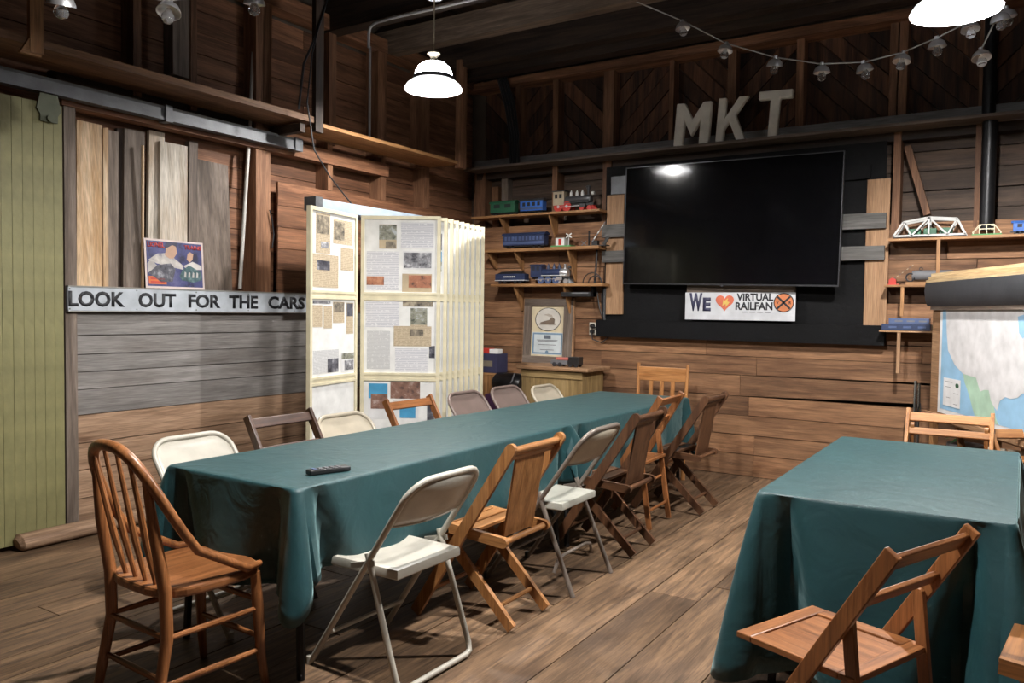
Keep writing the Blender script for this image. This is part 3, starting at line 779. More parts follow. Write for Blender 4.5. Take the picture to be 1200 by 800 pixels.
lean('weather', 126,138, 127,152, 'narrow brown board with pale edge behind the sign word look', xb=-5.02, xt=-5.07, th=.05)
lean('dark', 137,146, 137,150, 'very dark narrow board in the gap among the leaning planks', xb=-5.04, xt=-5.08)
lean('weather', 144,168, 146,150, 'grey brown leaning board just left of the train poster', xb=-5.0, xt=-5.06)
lean('pine', 166.5,168.5, 167,170, 'thinnest pale stick standing beside the grey brown board', xb=-4.99, xt=-5.0, th=.015)
lean('whitish', 173,191, 175,152, 'whitewashed knotty plank leaning directly behind the poster', xb=-5.02, xt=-5.07)
lean('whitish', 187,219, 188,165, 'shorter whitewashed plank with rounded top in front of its neighbour', xb=-4.985, xt=-5.04)
lean('weather', 220,230, 222,165, 'narrow dark brown upright board right of the white planks', xb=-5.03, xt=-5.06, th=.05)
lean('weather', 226,273, 232,186, 'widest grey weathered plank leaning above the words for the', xb=-5.0, xt=-5.09, ut1=267)
pv = MB().tube([aX(281,338,-4.985), aX(287,240,-4.99), aX(292,160,-5.0), aX(297,58,-5.02)], .014, 10).build('plastic_pipe', M['pvc'], None, smooth=True)
tag(pv, 'long thin white pipe leaning against the studs above the sign', 'pipe')
# small black clip hanging on the stud
tag(MB().tube([aX(316,246,-4.955), aX(319,258,-4.95), aX(321,275,-4.95), aX(319,290,-4.95)], .005, 6).build('hook_cord', M['cable'], None, smooth=True), 'small dark cord hanging from a hook on the big stud', 'cord')

# ------------------------------------------------------------------ poster standing on the sign
pw, ph = .455, .335
po = thing('train_poster', 'small colourful toy train poster with red lettering standing on the sign', 'poster', (-4.958, 3.17, 1.543))
po.rotation_euler = (0, R(-4), 0)
def pp(poly, mat, name, lay): return MB().plate([(a*pw, b*ph) for a, b in poly], (.002+.0006*lay,0,0), uy_, uz, .0006).build(name, mat, po)
MB().box(-.002,.002,0,pw,0,ph).build('card', M['poster_rim'], po)
pp([(.03,.04),(.97,.04),(.97,.96),(.03,.96)], M['photo_navy'], 'picture', 0)
pp([(.04,.30),(.20,.45),(.10,.58),(.04,.50)], M['poster_white'], 'steam', 1)
pp([(.05,.56),(.2,.70),(.38,.73),(.62,.50),(.64,.40),(.4,.45),(.2,.50)], M['photo_pale'], 'shirt', 1)
pp([(.33,.68),(.36,.84),(.44,.93),(.52,.88),(.54,.74),(.47,.62),(.40,.62)], M['poster_skin'], 'face', 2)
pp([(.33,.82),(.36,.95),(.54,.96),(.55,.86),(.46,.90),(.38,.84)], M['poster_dark'], 'hair', 3)
pp([(.70,.62),(.72,.74),(.76,.78),(.82,.74),(.80,.62),(.75,.56)], M['poster_skin'], 'hand', 2)
pp([(.64,.48),(.80,.58),(.96,.50),(.96,.42),(.7,.40)], M['poster_white'], 'sleeve', 2)
pp([(.05,.30),(.2,.47),(.42,.52),(.5,.40),(.44,.14),(.25,.12)], M['photo_dark'], 'locomotive', 3)
pp([(.56,.26),(.62,.40),(.74,.50),(.95,.36),(.96,.20),(.8,.14),(.6,.18)], M['photo_teal'], 'locomotive', 3)
for i in range(4):
    pp([(.64+.07*i,.24),(.675+.07*i,.24),(.68+.07*i,.34),(.655+.07*i,.36)], M['poster_white'], 'cab_window', 4)
pp([(.05,.08),(.34,.08),(.34,.24),(.05,.24)], M['orange'], 'caption', 2)
text_mesh('LIONEL', .28*pw, .10*ph, M['poster_red'], po, (.0045,.05*pw,.83*ph), uy_, uz, .0005, bold=.03)
text_mesh('TRAINS', .30*pw, .09*ph, M['poster_red'], po, (.0045,.66*pw,.83*ph), uy_, uz, .0005, bold=.03)
for i in range(2): pp([(.08,.105+.07*i),(.31,.105+.07*i),(.31,.14+.07*i),(.08,.14+.07*i)], M['poster_red'], 'caption_line', 3)

# ------------------------------------------------------------------ swinging display panels
rack = thing('display_rack', 'tall cream framed swinging display panels covered in clippings beside the left wall', 'display rack', (-4.2, 4.4, 0))
def rk(m, name, mat, **k):
    o = m.build(name, mat, None, **k); o.location = -Vector(rack.location); o.parent = rack; return o
rk(MB().box(-4.52,-4.42,4.22,5.45,2.155,2.235), 'top_rail', M['alu'], bevel=.004)
rk(MB().box(-4.53,-4.41,4.17,4.24,2.145,2.245), 'rail_end', M['steel'])
rk(MB().box(-4.50,-4.44,4.35,4.41,0,2.155), 'post', M['steel']); rk(MB().box(-4.50,-4.44,5.25,5.31,0,2.155), 'post', M['steel'])
rk(MB().box(-4.62,-4.05,4.33,4.43,0,.03), 'foot', M['steel']); rk(MB().box(-4.62,-4.05,5.23,5.33,0,.03), 'foot', M['steel'])
for k in range(10):
    rk(MB().bar((-4.46,4.38+.095*k,2.13),(-4.22-.013*max(k-1,0),4.38+.09*k,2.10),.02,.02), 'arm', M['steel'])
PZ0, PZ1, R1, R2 = .30, 2.115, 1.515, .915
def panel(h, e, papers_side=1):
    """leaf hinged at h, free edge at e (x,y); local x runs from left to right as seen"""
    h, e = Vector((h[0],h[1],0)), Vector((e[0],e[1],0))
    W_ = (e-h).length; d = (e-h).normalized()
    fr = MB(); t = .016; fw = .026
    def bx(x0,x1,z0,z1,tt=t): fr.box(x0,x1,-tt,tt,z0,z1)
    bx(0,fw,PZ0,PZ1); bx(W_-fw,W_,PZ0,PZ1); bx(fw,W_-fw,PZ1-fw,PZ1); bx(fw,W_-fw,PZ0,PZ0+fw)
    for z in (R1, R2): bx(fw,W_-fw,z-.03,z-.012); bx(fw,W_-fw,z+.012,z+.03); bx(fw,W_-fw,z-.012,z+.012,.011)
    o = fr.build('panel', M['cream'], rack)
    o.location = h - Vector(rack.location); o.rotation_euler = (0,0,math.atan2(d.y,d.x))
    for z0, z1 in ((PZ0+fw,R2-.03),(R2+.03,R1-.03),(R1+.03,PZ1-fw)):
        MB().box(fw,W_-fw,-.005,.005,z0,z1).build('backing_sheet', M['board_white'], o)
    return o, W_
def papers(pn, W_, items, sec, flip):
    """items: (x0,x1,y0,y1,material,layer) as fractions of the section, x from the left as seen, y from the top"""
    z0, z1 = {0:(R1+.03,PZ1-.026), 1:(R2+.03,R1-.03), 2:(PZ0+.026,R2-.03)}[sec]
    x0, x1 = .026, W_-.026
    for a, b, c, d, mt, lay in items:
        xa, xb = x0+(x1-x0)*a, x0+(x1-x0)*b
        if flip: xa, xb = x0+(x1-x0)*(1-b), x0+(x1-x0)*(1-a)
        za, zb = z1-(z1-z0)*d, z1-(z1-z0)*c
        o = .0055+.0008*lay
        y0, y1 = (o, o+.0008) if flip else (-o-.0008, -o)
        MB().box(xa, xb, y0, y1, za, zb).build('clipping' if 'photo' not in mt else 'photograph', M[mt], pn, center=True)
# first leaf folded towards the viewer, hinge at its right: seen from its other side
pn, w_ = panel((-4.195,4.37), (-4.085,3.80))
papers(pn, w_, [(.09,.41,.02,.53,'newstext',0),(.12,.38,.05,.28,'photo_news',1),(.20,.37,.38,.46,'photo_bw',1),
    (.48,.95,.06,.38,'newstext',0),(.50,.74,.09,.33,'photo_news',1),(.66,.97,.42,.72,'newstext',0),(.03,.60,.54,.96,'newstext',1),(.12,.40,.62,.74,'photo_dark',2)], 0, True)
papers(pn, w_, [(.03,.24,.08,.36,'newstext',0),(.03,.42,.02,.06,'photo_bw',1),(.27,.46,.09,.38,'newstext',0),(.48,.75,.03,.31,'newstext',0),(.49,.74,.04,.17,'photo_news',1),(.80,.97,.04,.46,'newstext',0),(.81,.96,.05,.22,'photo_dark',1),
    (.04,.62,.66,.96,'greytext',0),(.36,.61,.78,.96,'photo_dark',1),(.68,.99,.72,.98,'paper',0),(.69,.99,.72,.80,'photo_street',1),(.76,.98,.82,.95,'photo_bw',1)], 1, True)
pn, w_ = panel((-4.18,4.41), (-3.675,4.725))
papers(pn, w_, [(.20,.44,.07,.40,'newsprint',0),(.20,.44,.08,.28,'photo_street',1),(.29,.43,.30,.39,'photo_news',1),(.50,.95,.04,.39,'text',0),(.03,.47,.44,.97,'text',0),(.03,.27,.78,.90,'photo_orange',1),
    (.53,.93,.43,.68,'paper',0),(.54,.92,.45,.66,'photo_bw',1),(.52,.93,.74,.99,'newsprint',0),(.61,.92,.76,.93,'photo_orange',1)], 0, False)
papers(pn, w_, [(.02,.48,.01,.37,'text',0),(.53,.95,.01,.08,'photo_news',0),(.64,.87,.10,.33,'photo_street',0),(.64,.87,.33,.36,'newstext',0),(.41,.93,.35,.63,'newstext',1),(.63,.82,.39,.49,'photo_news',2),
    (.04,.36,.42,.95,'greytext',0),(.43,.88,.66,.99,'text',0),(.90,.98,.62,.79,'photo_dark',0)], 1, False)
papers(pn, w_, [(.06,.34,.03,.52,'paper',0),(.07,.33,.04,.24,'photo_sky',1),(.10,.33,.18,.38,'photo_brown',2),(.37,.78,.01,.24,'photo_brown',0),(.40,.76,.26,.5,'paper',0),(.5,.72,.32,.5,'photo_sky',1),(.88,.98,.3,.55,'photo_dark',0)], 2, False)
for k in range(1, 9):
    pn, w_ = panel((-4.19-.014*k, 4.43+.093*k), (-3.675-.017*k, 4.735+.0945*k))
    if k in (1, 8):
        papers(pn, w_, [(.66,.97,.17,.4,'photo_dark',0),(.70,.97,.42,.56,'photo_sky',0),(.70,.97,.56,.7,'photo_street',0)], 0, False)
        papers(pn, w_, [(.72,.96,.12,.26,'photo_brown',0),(.72,.88,.36,.62,'photo_orange',0)], 1, False)

# ------------------------------------------------------------------ wall shelves with model trains
def wall_shelf(name, label, x0, x1, z, depth=.19, th=.022, brackets=(), kind='shelf', stiles=()):
    t = thing(name, label, 'shelf', (x0, YB-.005, z), 0, 'train shelves')
    L_ = x1-x0
    m = MB().box(0, L_, -depth, 0, -th, 0).build('board', W(kind,'X'), t)
    for xb, hgt, lean_ in brackets:
        m = MB().plate([(0,-th),(-depth+.02,-th),(-depth+.03,-th-.02),(-.02,-th-hgt),(0,-th-hgt)], (xb-x0-.009,0,0), (0,1,0), (0,0,1), .018).build('bracket', W(kind,'Z'), t)
    for xb, zb in stiles:
        MB().box(xb-x0-.012, xb-x0+.012, -depth+.004, -depth+.022, zb-z, -th).build('stile', W(kind,'Z'), t)
    return t
wall_shelf('train_shelf', 'top left wooden shelf carrying the green and blue toy carriages', -4.86, -3.38, 2.388, brackets=((-4.52,.16,0),(-3.94,.25,0)))
wall_shelf('train_shelf', 'middle left wooden shelf carrying the dark blue passenger coach', -4.70, -3.38, 2.045, .2, .03, brackets=((-4.66,.16,0),(-4.33,.18,0),(-3.72,.3,0)))
wall_shelf('train_shelf', 'lowest left wooden shelf carrying the navy steam locomotive', -4.60, -3.33, 1.69, .2, .026, brackets=((-4.33,.24,0),(-3.76,.3,0)))
wall_shelf('train_shelf', 'right wooden shelf carrying the white truss bridge model', -.90, .9, 2.018, brackets=((.3,.2,0),), stiles=((-.555,1.72),))
wall_shelf('train_shelf', 'small right wooden shelf carrying the grey toy log train', -.92, -.35, 1.66, .19, .016, stiles=((-.79,1.42),))
wall_shelf('train_shelf', 'small right wooden shelf carrying the blue boxes beside the map', -.945, -.50, 1.31, .19, .014, kind='plywood', stiles=((-.805,.98),))

def wheel(p, r, mat, t, w=.008, spokes=False, hub=None):
    o = MB().lathe([(.001,-w/2),(r,-w/2),(r,w/2),(r*.8,w/2),(r*.78,w*.2),(.001,w*.2)], (0,0,0), 16, 'Y').build('wheel', mat, t, smooth=True)
    o.location = p
    if hub: MB().lathe([(.001,-w*.7),(r*.3,-w*.7),(r*.3,0)], (0,0,0), 10, 'Y').build('hub', hub, o)
    return o
def carriage(name, label, x, y, z, L_, H, Wd, body, roofm, win, nwin, rz=0, stripe=None, arched=False, platform=False):
    t = thing(name, label, 'toy train', (x, y, z), rz, 'model trains on the shelves')
    wr = H*.1; b0 = H*.2
    MB().box(-L_/2,L_/2,-Wd/2,Wd/2,b0,H*.82).build('body', body, t, bevel=.002)
    MB().box(-L_/2+.005,L_/2-.005,-Wd/2+.008,Wd/2-.008,b0-.012,b0).build('underframe', M['black_plastic'], t)
    pr = [(-Wd/2-.006,H*.82),(Wd/2+.006,H*.82)]
    pr += [((Wd/2+.006)*math.cos(PI*i/8), H*.82+H*.18*math.sin(PI*i/8)) for i in range(1,8)]
    ov = .012
    MB().plate(pr, (-L_/2-ov,0,0), (0,1,0), (0,0,1), L_+2*ov).build('roof', roofm, t)
    for i in range(nwin):
        w0 = (L_-.03)/nwin; xa = -L_/2+.015+i*w0
        MB().box(xa+w0*.22, xa+w0*.78, -Wd/2-.0012, -Wd/2+.001, H*.50, H*.74).build('window', win, t)
    if stripe: MB().box(-L_/2+.002,L_/2-.002,-Wd/2-.001,-Wd/2+.001,H*.27,H*.42).build('stripe', stripe, t)
    for xw in (-L_*.38,-L_*.26,L_*.26,L_*.38):
        for s in (-1,1): wheel((xw, s*(Wd/2-.012), wr), wr, M['black_plastic'], t)
    for s in (-1,1):
        MB().box(s*L_/2+(0 if s>0 else -.018), s*L_/2+(.018 if s>0 else 0), -.006,.006,b0-.005,b0+.004).build('coupler', M['black_plastic'], t)
    return t
SY = YB-.11
def shelf_x(u, v): return aY(u, v, SY).x
x0, x1 = shelf_x(577,248), shelf_x(605,248)
carriage('toy_carriage', 'green toy railway carriage at the left of the top shelf', (x0+x1)/2, SY, 2.388, x1-x0, .155, .08, M['train_green'], M['train_green'], M['ink'], 2)
x0, x1 = shelf_x(612,246), shelf_x(638,244)
carriage('toy_carriage', 'bright blue toy carriage with black roof on the top shelf', (x0+x1)/2, SY, 2.388, x1-x0, .155, .085, M['blue'], M['loco_grey'], M['ink'], 4, stripe=M['navy_light'])
x0, x1 = shelf_x(592,286), shelf_x(640,285)
carriage('toy_coach', 'long dark blue toy passenger coach with many windows', (x0+x1)/2, SY, 2.045, x1-x0, .165, .09, M['navy'], M['navy'], M['navy_light'], 11, stripe=M['navy_light'])

def steam_loco(name, label, x, y, z, L_, style, rz=0):
    """nose towards +x"""
    t = thing(name, label, 'toy train', (x, y, z), rz, 'model trains on the shelves')
    old = style == 'old'
    bm_ = M['loco_grey'] if old else M['navy']; br = L_*.075 if old else L_*.085
    zc = L_*.235 if old else L_*.215
    MB().lathe([(.001,-L_*.2),(br,-L_*.2),(br,L_*.36),(br*.8,L_*.375),(.001,L_*.375)], (0,0,zc), 18, 'X').build('boiler', bm_, t, smooth=True)
    MB().lathe([(br*1.06,L_*.22),(br*1.06,L_*.36),(br*.9,L_*.38),(.001,L_*.38)], (0,0,zc), 18, 'X').build('smokebox', M['loco_grey'] if old else M['silver'], t, smooth=True)
    cabm = M['tan'] if old else M['navy']
    cb_ = MB().box(-L_*.44,-L_*.19,-L_*.1,L_*.1,L_*.13,L_*.40 if old else L_*.36).build('cab', cabm, t, bevel=.002)
    MB().plate([(-L_*.115,0),(L_*.115,0),(L_*.09,L_*.025),(0,L_*.04),(-L_*.09,L_*.025)], (-L_*.46,0,L_*.40 if old else L_*.36), (0,1,0), (0,0,1), L_*.29).build('cab_roof', cabm if not old else M['loco_grey'], t)
    for i in range(2):
        MB().box(-L_*(.40-.1*i), -L_*(.34-.1*i), -L_*.1-.001, -L_*.1+.001, L_*.27, L_*.35).build('cab_window', M['ink'], cb_)
    MB().box(-L_*.42,L_*.44,-L_*.05,L_*.05,L_*.10,L_*.15).build('frame', M['black_plastic'], t)
    MB().box(-L_*.2,L_*.36,-L_*.1,L_*.1,L_*.16,L_*.172).build('running_board', M['white'] if not old else M['loco_grey'], t)
    sx = L_*.30
    if old: MB().lathe([(.001,0),(L_*.022,0),(L_*.022,L_*.09),(L_*.05,L_*.17),(L_*.052,L_*.185),(L_*.03,L_*.2),(.001,L_*.2)], (sx,0,zc+br*.8), 14).build('smokestack', M['loco_grey'], t, smooth=True)
    else: MB().lathe([(.001,0),(L_*.028,0),(L_*.024,L_*.10),(L_*.03,L_*.11),(.001,L_*.11)], (sx,0,zc+br*.8), 14).build('smokestack', M['silver'], t, smooth=True)
    for xx, nm in ((-L_*.08,'steam_dome'),(L_*.05,'bell'),(L_*.17,'sand_dome')):
        MB().lathe([(.001,0),(L_*.035,0),(L_*.03,L_*.05),(L_*.03,L_*.07),(L_*.012,L_*.10),(L_*.008,L_*.12),(.001,L_*.125)], (xx,0,zc+br*.85), 12).build(nm, M['white'] if old else M['navy'], t, smooth=True)
    MB().lathe([(.001,0),(L_*.035,0),(L_*.03,L_*.05),(.001,L_*.05)], (L_*.38,0,zc+br+L_*.03), 12, 'X').build('headlight', M['white'] if old else M['loco_grey'], t, smooth=True)
    wm = M['red'] if old else M['navy_light']
    drv = (-L_*.32,-L_*.13) if old else (-L_*.2,-L_*.03,L_*.14)
    for xw in drv:
        for s in (-1,1): wheel((xw, s*L_*.09, L_*.1 if old else L_*.075), L_*.1 if old else L_*.075, wm, t, hub=M['silver'])
    for xw in (L_*.2,L_*.36):
        for s in (-1,1): wheel((xw, s*L_*.08, L_*.05), L_*.05, M['red'] if old else M['silver'], t)
    MB().bar((-L_*.32,-L_*.1,L_*.09),(L_*.2,-L_*.1,L_*.10),.003,.006).build('side_rod', M['silver'], t)
    MB().box(L_*.16,L_*.28,-L_*.11,-L_*.06,L_*.07,L_*.14).build('cylinder', M['silver'] if not old else M['loco_grey'], t, bevel=.004)
    MB().add([(L_*.42,-L_*.09,L_*.10),(L_*.42,L_*.09,L_*.10),(L_*.42,L_*.1,.004),(L_*.42,-L_*.1,.004),(L_*.52,0,.006),(L_*.45,0,L_*.10)], [(0,1,2,3),(0,3,4,5),(1,5,4,2),(0,5,1),(3,2,4)]).build('cowcatcher', M['red'] if old else M['loco_grey'], t)
    return t
x0, x1 = shelf_x(648,244), shelf_x(702,240)
steam_loco('toy_locomotive', 'old style toy steam locomotive with red wheels on the top shelf', (x0+x1)/2-.01, SY, 2.388, (x1-x0)*.97, 'old')
x0, x1 = shelf_x(621,330), shelf_x(673,330)
steam_loco('toy_locomotive', 'navy toy steam locomotive with silver nose on the lowest shelf', (x0+x1)/2, SY, 1.69, (x1-x0)*.98, 'new')
x0, x1 = shelf_x(583,331), shelf_x(617,330)
tn = thing('toy_tender', 'navy toy coal tender behind the navy steam locomotive', 'toy train', ((x0+x1)/2, SY, 1.69), 0, 'model trains on the shelves')
l2 = (x1-x0)/2
MB().box(-l2,l2,-.045,.045,.03,.105).build('body', M['navy'], tn, bevel=.003)
MB().add([(-l2+.02,-.04,.105),(l2-.02,-.04,.105),(l2-.02,.04,.105),(-l2+.02,.04,.105),(-l2+.06,-.02,.128),(l2-.05,-.02,.13),(l2-.05,.02,.13),(-l2+.06,.02,.128)], [(0,1,2,3),(4,5,6,7),(0,1,5,4),(1,2,6,5),(2,3,7,6),(3,0,4,7)]).build('coal_load', M['black_plastic'], tn)
MB().box(-l2-.003,l2+.003,-.047,.047,.036,.042).build('side_stripe', M['white'], tn)
for i in range(7): MB().box(-.07+.02*i,-.056+.02*i,-.0462,-.045,.068,.082).build('letter_mark', M['white'], tn)
for xw in (-l2*.7,-l2*.35,l2*.35,l2*.7):
    for s in (-1,1): wheel((xw, s*.035, .017), .017, M['black_plastic'], tn)

# toy station with a crossing signal
xs = shelf_x(661,286)
st = thing('toy_station', 'tiny white toy crossing hut with red door and green base', 'toy house', (xs, SY-.02, 2.045))
MB().box(-.11,.11,-.05,.05,0,.016).build('base', M['toy_green'], st)
MB().box(-.062,.035,-.04,.04,.016,.095).build('walls', M['white'], st)
MB().plate([(-.05,0),(.05,0),(.0,.045)], (-.07,0,.092), (0,1,0), (0,0,1), .115).build('roof', W('walnut','X'), st)
MB().box(-.03,.004,-.0415,-.04,.02,.08).build('door', M['red'], st)
MB().bar((.075,-.02,.016),(.075,-.02,.10),.005,.005).build('signal_post', M['white'], st)
for s in (-1,1): MB().bar((.045,-.023,.11-.02*s),(.105,-.023,.11+.02*s),.003,.012).build('crossbuck', M['white'], st)
xs = shelf_x(699,286)
cg = thing('toy_crossing_gate', 'toy railway crossing gate with raised striped arm', 'toy gate', (xs, SY-.02, 2.045))
MB().box(-.15,.13,-.04,.04,0,.008).build('base', M['black_plastic'], cg)
MB().box(-.03,.03,-.025,.025,.008,.05).build('housing', M['black_plastic'], cg)
for i in range(7): MB().bar((-.02+.019*i,-.03,.04+.026*i),(-.02+.019*(i+1),-.03,.04+.026*(i+1)),.006,.012-.001*i).build('arm_band', M['white'] if i%2 else M['slate'], cg)
MB().bar((-.07,0,.008),(-.07,0,.15),.012,.012).build('signal_post', M['black_metal'], cg)
MB().bar((-.15,0,.12),(.0,0,.12),.004,.004).build('signal_arm', M['black_metal'], cg)
for s in (-1,1): MB().bar((-.14,-.02,.03-.02*s),(-.09,-.02,.03+.02*s),.003,.008).build('crossbuck', M['slate'], cg)
MB().bar((.10,-.03,.01),(.15,-.03,.085),.01,.03).build('weight', M['black_plastic'], cg)
# cables at the end of the lowest shelf
kc = thing('coiled_cables', 'black cables curled at the right end of the lowest left shelf', 'cables', (shelf_x(695,330), SY, 1.69))
for rr, tx in ((.1,.0),(.07,.03)):
    MB().tube([(tx-rr*math.cos(PI*i/8), -.02, .004+rr*math.sin(PI*i/8)) for i in range(9)], .005, 6).build('cable', M['cable'], kc, smooth=True)
MB().tube([(.01,.05,.34),(.01,.04,.2),(.0,.03,.0)], .011, 7).build('cable', M['cable'], kc, smooth=True)

# ---- right shelves
xa, xb = aY(1048,276,6.80).x, aY(1132,276,6.80).x
LB = xb-xa
br_ = thing('truss_bridge_model', 'white model railway truss bridge on the upper right shelf', 'model bridge', (xa, 6.79, 2.018))
MB().box(0,LB,-.045,.075,0,.012).build('deck', M['slate'], br_)
HB = .145
nodes_b = [0, LB*.26, LB*.5, LB*.76, LB]; tops = [(LB*.14,HB*.80),(LB*.5,HB),(LB*.88,HB*.88)]
for yy in (-.05,.08):
    tm = MB()
    def seg(a, b, w=.011): tm.bar((a[0],yy,a[1]),(b[0],yy,b[1]), .006, w, (0,0,1))
    seg((0,.012),(LB,.012),.014); seg((0,.01),tops[0],.014); seg(tops[0],tops[1],.014); seg(tops[1],tops[2],.014); seg(tops[2],(LB,.01),.014)
    seg(tops[0],(LB*.26,.012)); seg((LB*.26,.012),tops[1]); seg(tops[1],(LB*.5,.012)); seg(tops[1],(LB*.76,.012)); seg((LB*.76,.012),tops[2])
    tm.build('truss', M['bridge_white'], br_)
for a in tops:
    MB().bar((a[0],-.05,a[1]),(a[0],.08,a[1]),.008,.008).build('cross_strut', M['bridge_white'], br_)
tw = thing('toy_freight_train', 'dark green toy wagons standing inside the white truss bridge', 'toy train', (xa, 6.805, 2.031), 0, 'model trains on the shelves')
for q in range(3):
    c_ = MB().box(LB*(.2+.22*q),LB*(.38+.22*q),-.025,.025,.01,.055).build('wagon_body', M['train_green'], tw, bevel=.003)
    for xx in (.23+.22*q,.35+.22*q): wheel((LB*xx,-.02,.009), .009, M['ink'], tw); wheel((LB*xx,.02,.009), .009, M['ink'], tw)
xa, xb = aY(1139,275,6.80).x, aY(1174,275,6.80).x; LB = xb-xa
fb_ = thing('toy_footbridge', 'tiny cream toy footbridge on a green base beside the truss bridge', 'model bridge', (xa, 6.79, 2.018))
MB().box(0,LB,-.03,.05,0,.01).build('base', M['toy_green'], fb_)
for yy in (-.028,.045):
    mm = MB()
    mm.bar((LB*.02,yy,.02),(LB*.25,yy,.075),.004,.007,(0,1,0)); mm.bar((LB*.25,yy,.075),(LB*.75,yy,.075),.004,.007); mm.bar((LB*.75,yy,.075),(LB*.98,yy,.02),.004,.007,(0,1,0))
    for f in (.04,.25,.5,.75,.96): mm.bar((LB*f,yy,.01),(LB*f,yy,.075 if .2<f<.8 else .025),.004,.005,(0,1,0))
    mm.bar((LB*.25,yy,.045),(LB*.75,yy,.045),.004,.006)
    mm.build('railing', M['cream'], fb_)
x0 = aY(1187,273,6.82).x
carriage('toy_carriage', 'blue toy carriage at the right end of the bridge shelf', x0+.12, 6.82, 2.018, .24, .10, .07, M['blue'], M['blue'], M['ink'], 4)
# log train and small red signal on the second shelf
x0, x1 = aY(1062,330,6.80).x, aY(1100,330,6.80).x
lt = thing('toy_log_train', 'grey toy tank train lying on the small right shelf', 'toy train', (x0, 6.80, 1.66))
MB().box(0,.36,-.035,.035,.0,.022).build('base', W('shelf','X'), lt)
MB().lathe([(.001,.04),(.034,.04),(.04,.06),(.04,.3),(.034,.32),(.001,.32)], (0,0,.07), 16, 'X').build('tank', M['slate'], lt, smooth=True)
MB().tube([(.03-.03*math.cos(2*PI*i/10),-.03,.055+.03*math.sin(2*PI*i/10)) for i in range(10)], .006, 6, closed=True).build('wheel', M['ink'], lt)
MB().tube([(.10-.012*math.cos(2*PI*i/8),-.01,.12+.012*math.sin(2*PI*i/8)) for i in range(8)], .003, 5, closed=True).build('handwheel', M['ink'], lt)
x0 = aY(1046,332,6.80).x
rs = thing('toy_signal_hut', 'tiny red toy gate hut with slanting dotted arm', 'toy gate', (x0, 6.80, 1.66))
MB().box(-.035,.05,-.03,.03,0,.006).build('base', M['red'], rs)
MB().plate([(-.02,0),(.03,0),(.03,.035),(.005,.05),(-.02,.035)], (-.005,.02,.006), (1,0,0), (0,0,1), .04).build('hut', M['red'], rs)
for i in range(8): MB().bar((.01+.017*i,.01,.05+.0135*i),(.01+.017*i+.01,.01,.05+.0135*i+.008),.004,.005).build('arm_band', M['tan'] if i%2 else M['loco_grey'], rs)
# blue boxes
xa, xb = aY(1034,386,6.80).x, aY(1091,387,6.80).x
for i,(dx0,dx1,h,lab,mt) in enumerate(((0,0,.05,'dark navy long box lying lowest on the small corner shelf','navy'),(.05,-.01,.042,'blue long box stacked on top of the navy one','navy_light'))):
    t = thing('train_box', lab, 'box', (xa+dx0, 6.80, 1.31+.0505*i))
    L_ = xb-xa-dx0+dx1
    MB().box(0,L_,-.05,.08,0,h).build('carton', M[mt], t, bevel=.002)
    for q in range(3): MB().box(L_*(.15+.3*q),L_*(.15+.3*q)+.055,-.0512,-.05,h*.35,h*.65).build('label', M['slate'] if i else M['navy_light'], t)
t = thing('toy_figure', 'small green toy figure standing beside the blue boxes', 'toy', (xb+.025, 6.80, 1.31))
MB().lathe([(.001,0),(.02,0),(.02,.04),(.008,.06),(.008,.08),(.001,.08)], seg=12).build('figure', M['train_green'], t, smooth=True)

# ------------------------------------------------------------------ framed certificate
ct = thing('framed_certificate', 'wood framed picture with oval locomotive print above a blue bordered certificate', 'frame', (-4.29, 6.90, .90))
fw, fh = .56, .645
ct.rotation_euler = (R(-3),0,0)
def fr_(m, n, mat): return m.build(n, mat, ct)
for b in ((0,fw,-.02,.02,0,.07),(0,fw,-.02,.02,fh-.07,fh),(0,.085,-.02,.02,.07,fh-.07),(fw-.1,fw,-.02,.02,.07,fh-.07)):
    fr_(MB().box(*b), 'frame_rail', W('weather','X' if b[1]-b[0] > .2 else 'Z'))
for b in ((-.012,fw+.012,-.012,.02,-.012,0),(-.012,fw+.012,-.012,.02,fh,fh+.012),(-.012,0,-.012,.02,0,fh),(fw,fw+.012,-.012,.02,0,fh)):
    fr_(MB().box(*b), 'frame_edge', W('plywood','X'))
cx0, cx1 = .085, fw-.1
fr_(MB().box(cx0,cx1,.0,.01,.07,fh-.07), 'mat', M['mat_board'])
mx = (cx0+cx1)/2; mz = fh-.07-.135
ov = [(.145*math.cos(2*PI*i/28), .115*math.sin(2*PI*i/28)) for i in range(28)]
fr_(MB().plate(ov, (mx,-.0005,mz), ux, uz, .001), 'oval_print', M['sepia_light'])
fr_(MB().tube([(mx+a,-.002,mz+b) for a, b in ov], .0035, 5, closed=True), 'oval_line', M['ink'])
fr_(MB().plate([(-.10,-.052),(.085,-.052),(.10,-.035),(-.09,-.03)], (mx,-.002,mz-.005), ux, uz, .001), 'ground_print', M['sepia_mid'])
fr_(MB().plate([(.02,-.045),(.075,-.045),(.08,.005),(.062,.022),(.04,.024),(.02,.008)], (mx,-.003,mz-.005), ux, uz, .001), 'locomotive_print', M['sepia'])
fr_(MB().plate([(-.085,-.038),(.02,-.045),(.02,.002),(-.03,-.01),(-.085,-.026)], (mx,-.003,mz-.005), ux, uz, .001), 'train_print', M['sepia'])
fr_(MB().plate([(.04,.024),(.058,.024),(.045,.05),(.0,.062),(-.05,.05),(-.01,.04)], (mx,-.002,mz-.005), ux, uz, .001), 'smoke_print', M['sepia_mid'])
cz0, cz1 = .085, mz-.13
fr_(MB().box(cx0+.012,cx1-.008,-.001,.0,cz0,cz1), 'certificate', M['cert_paper'])
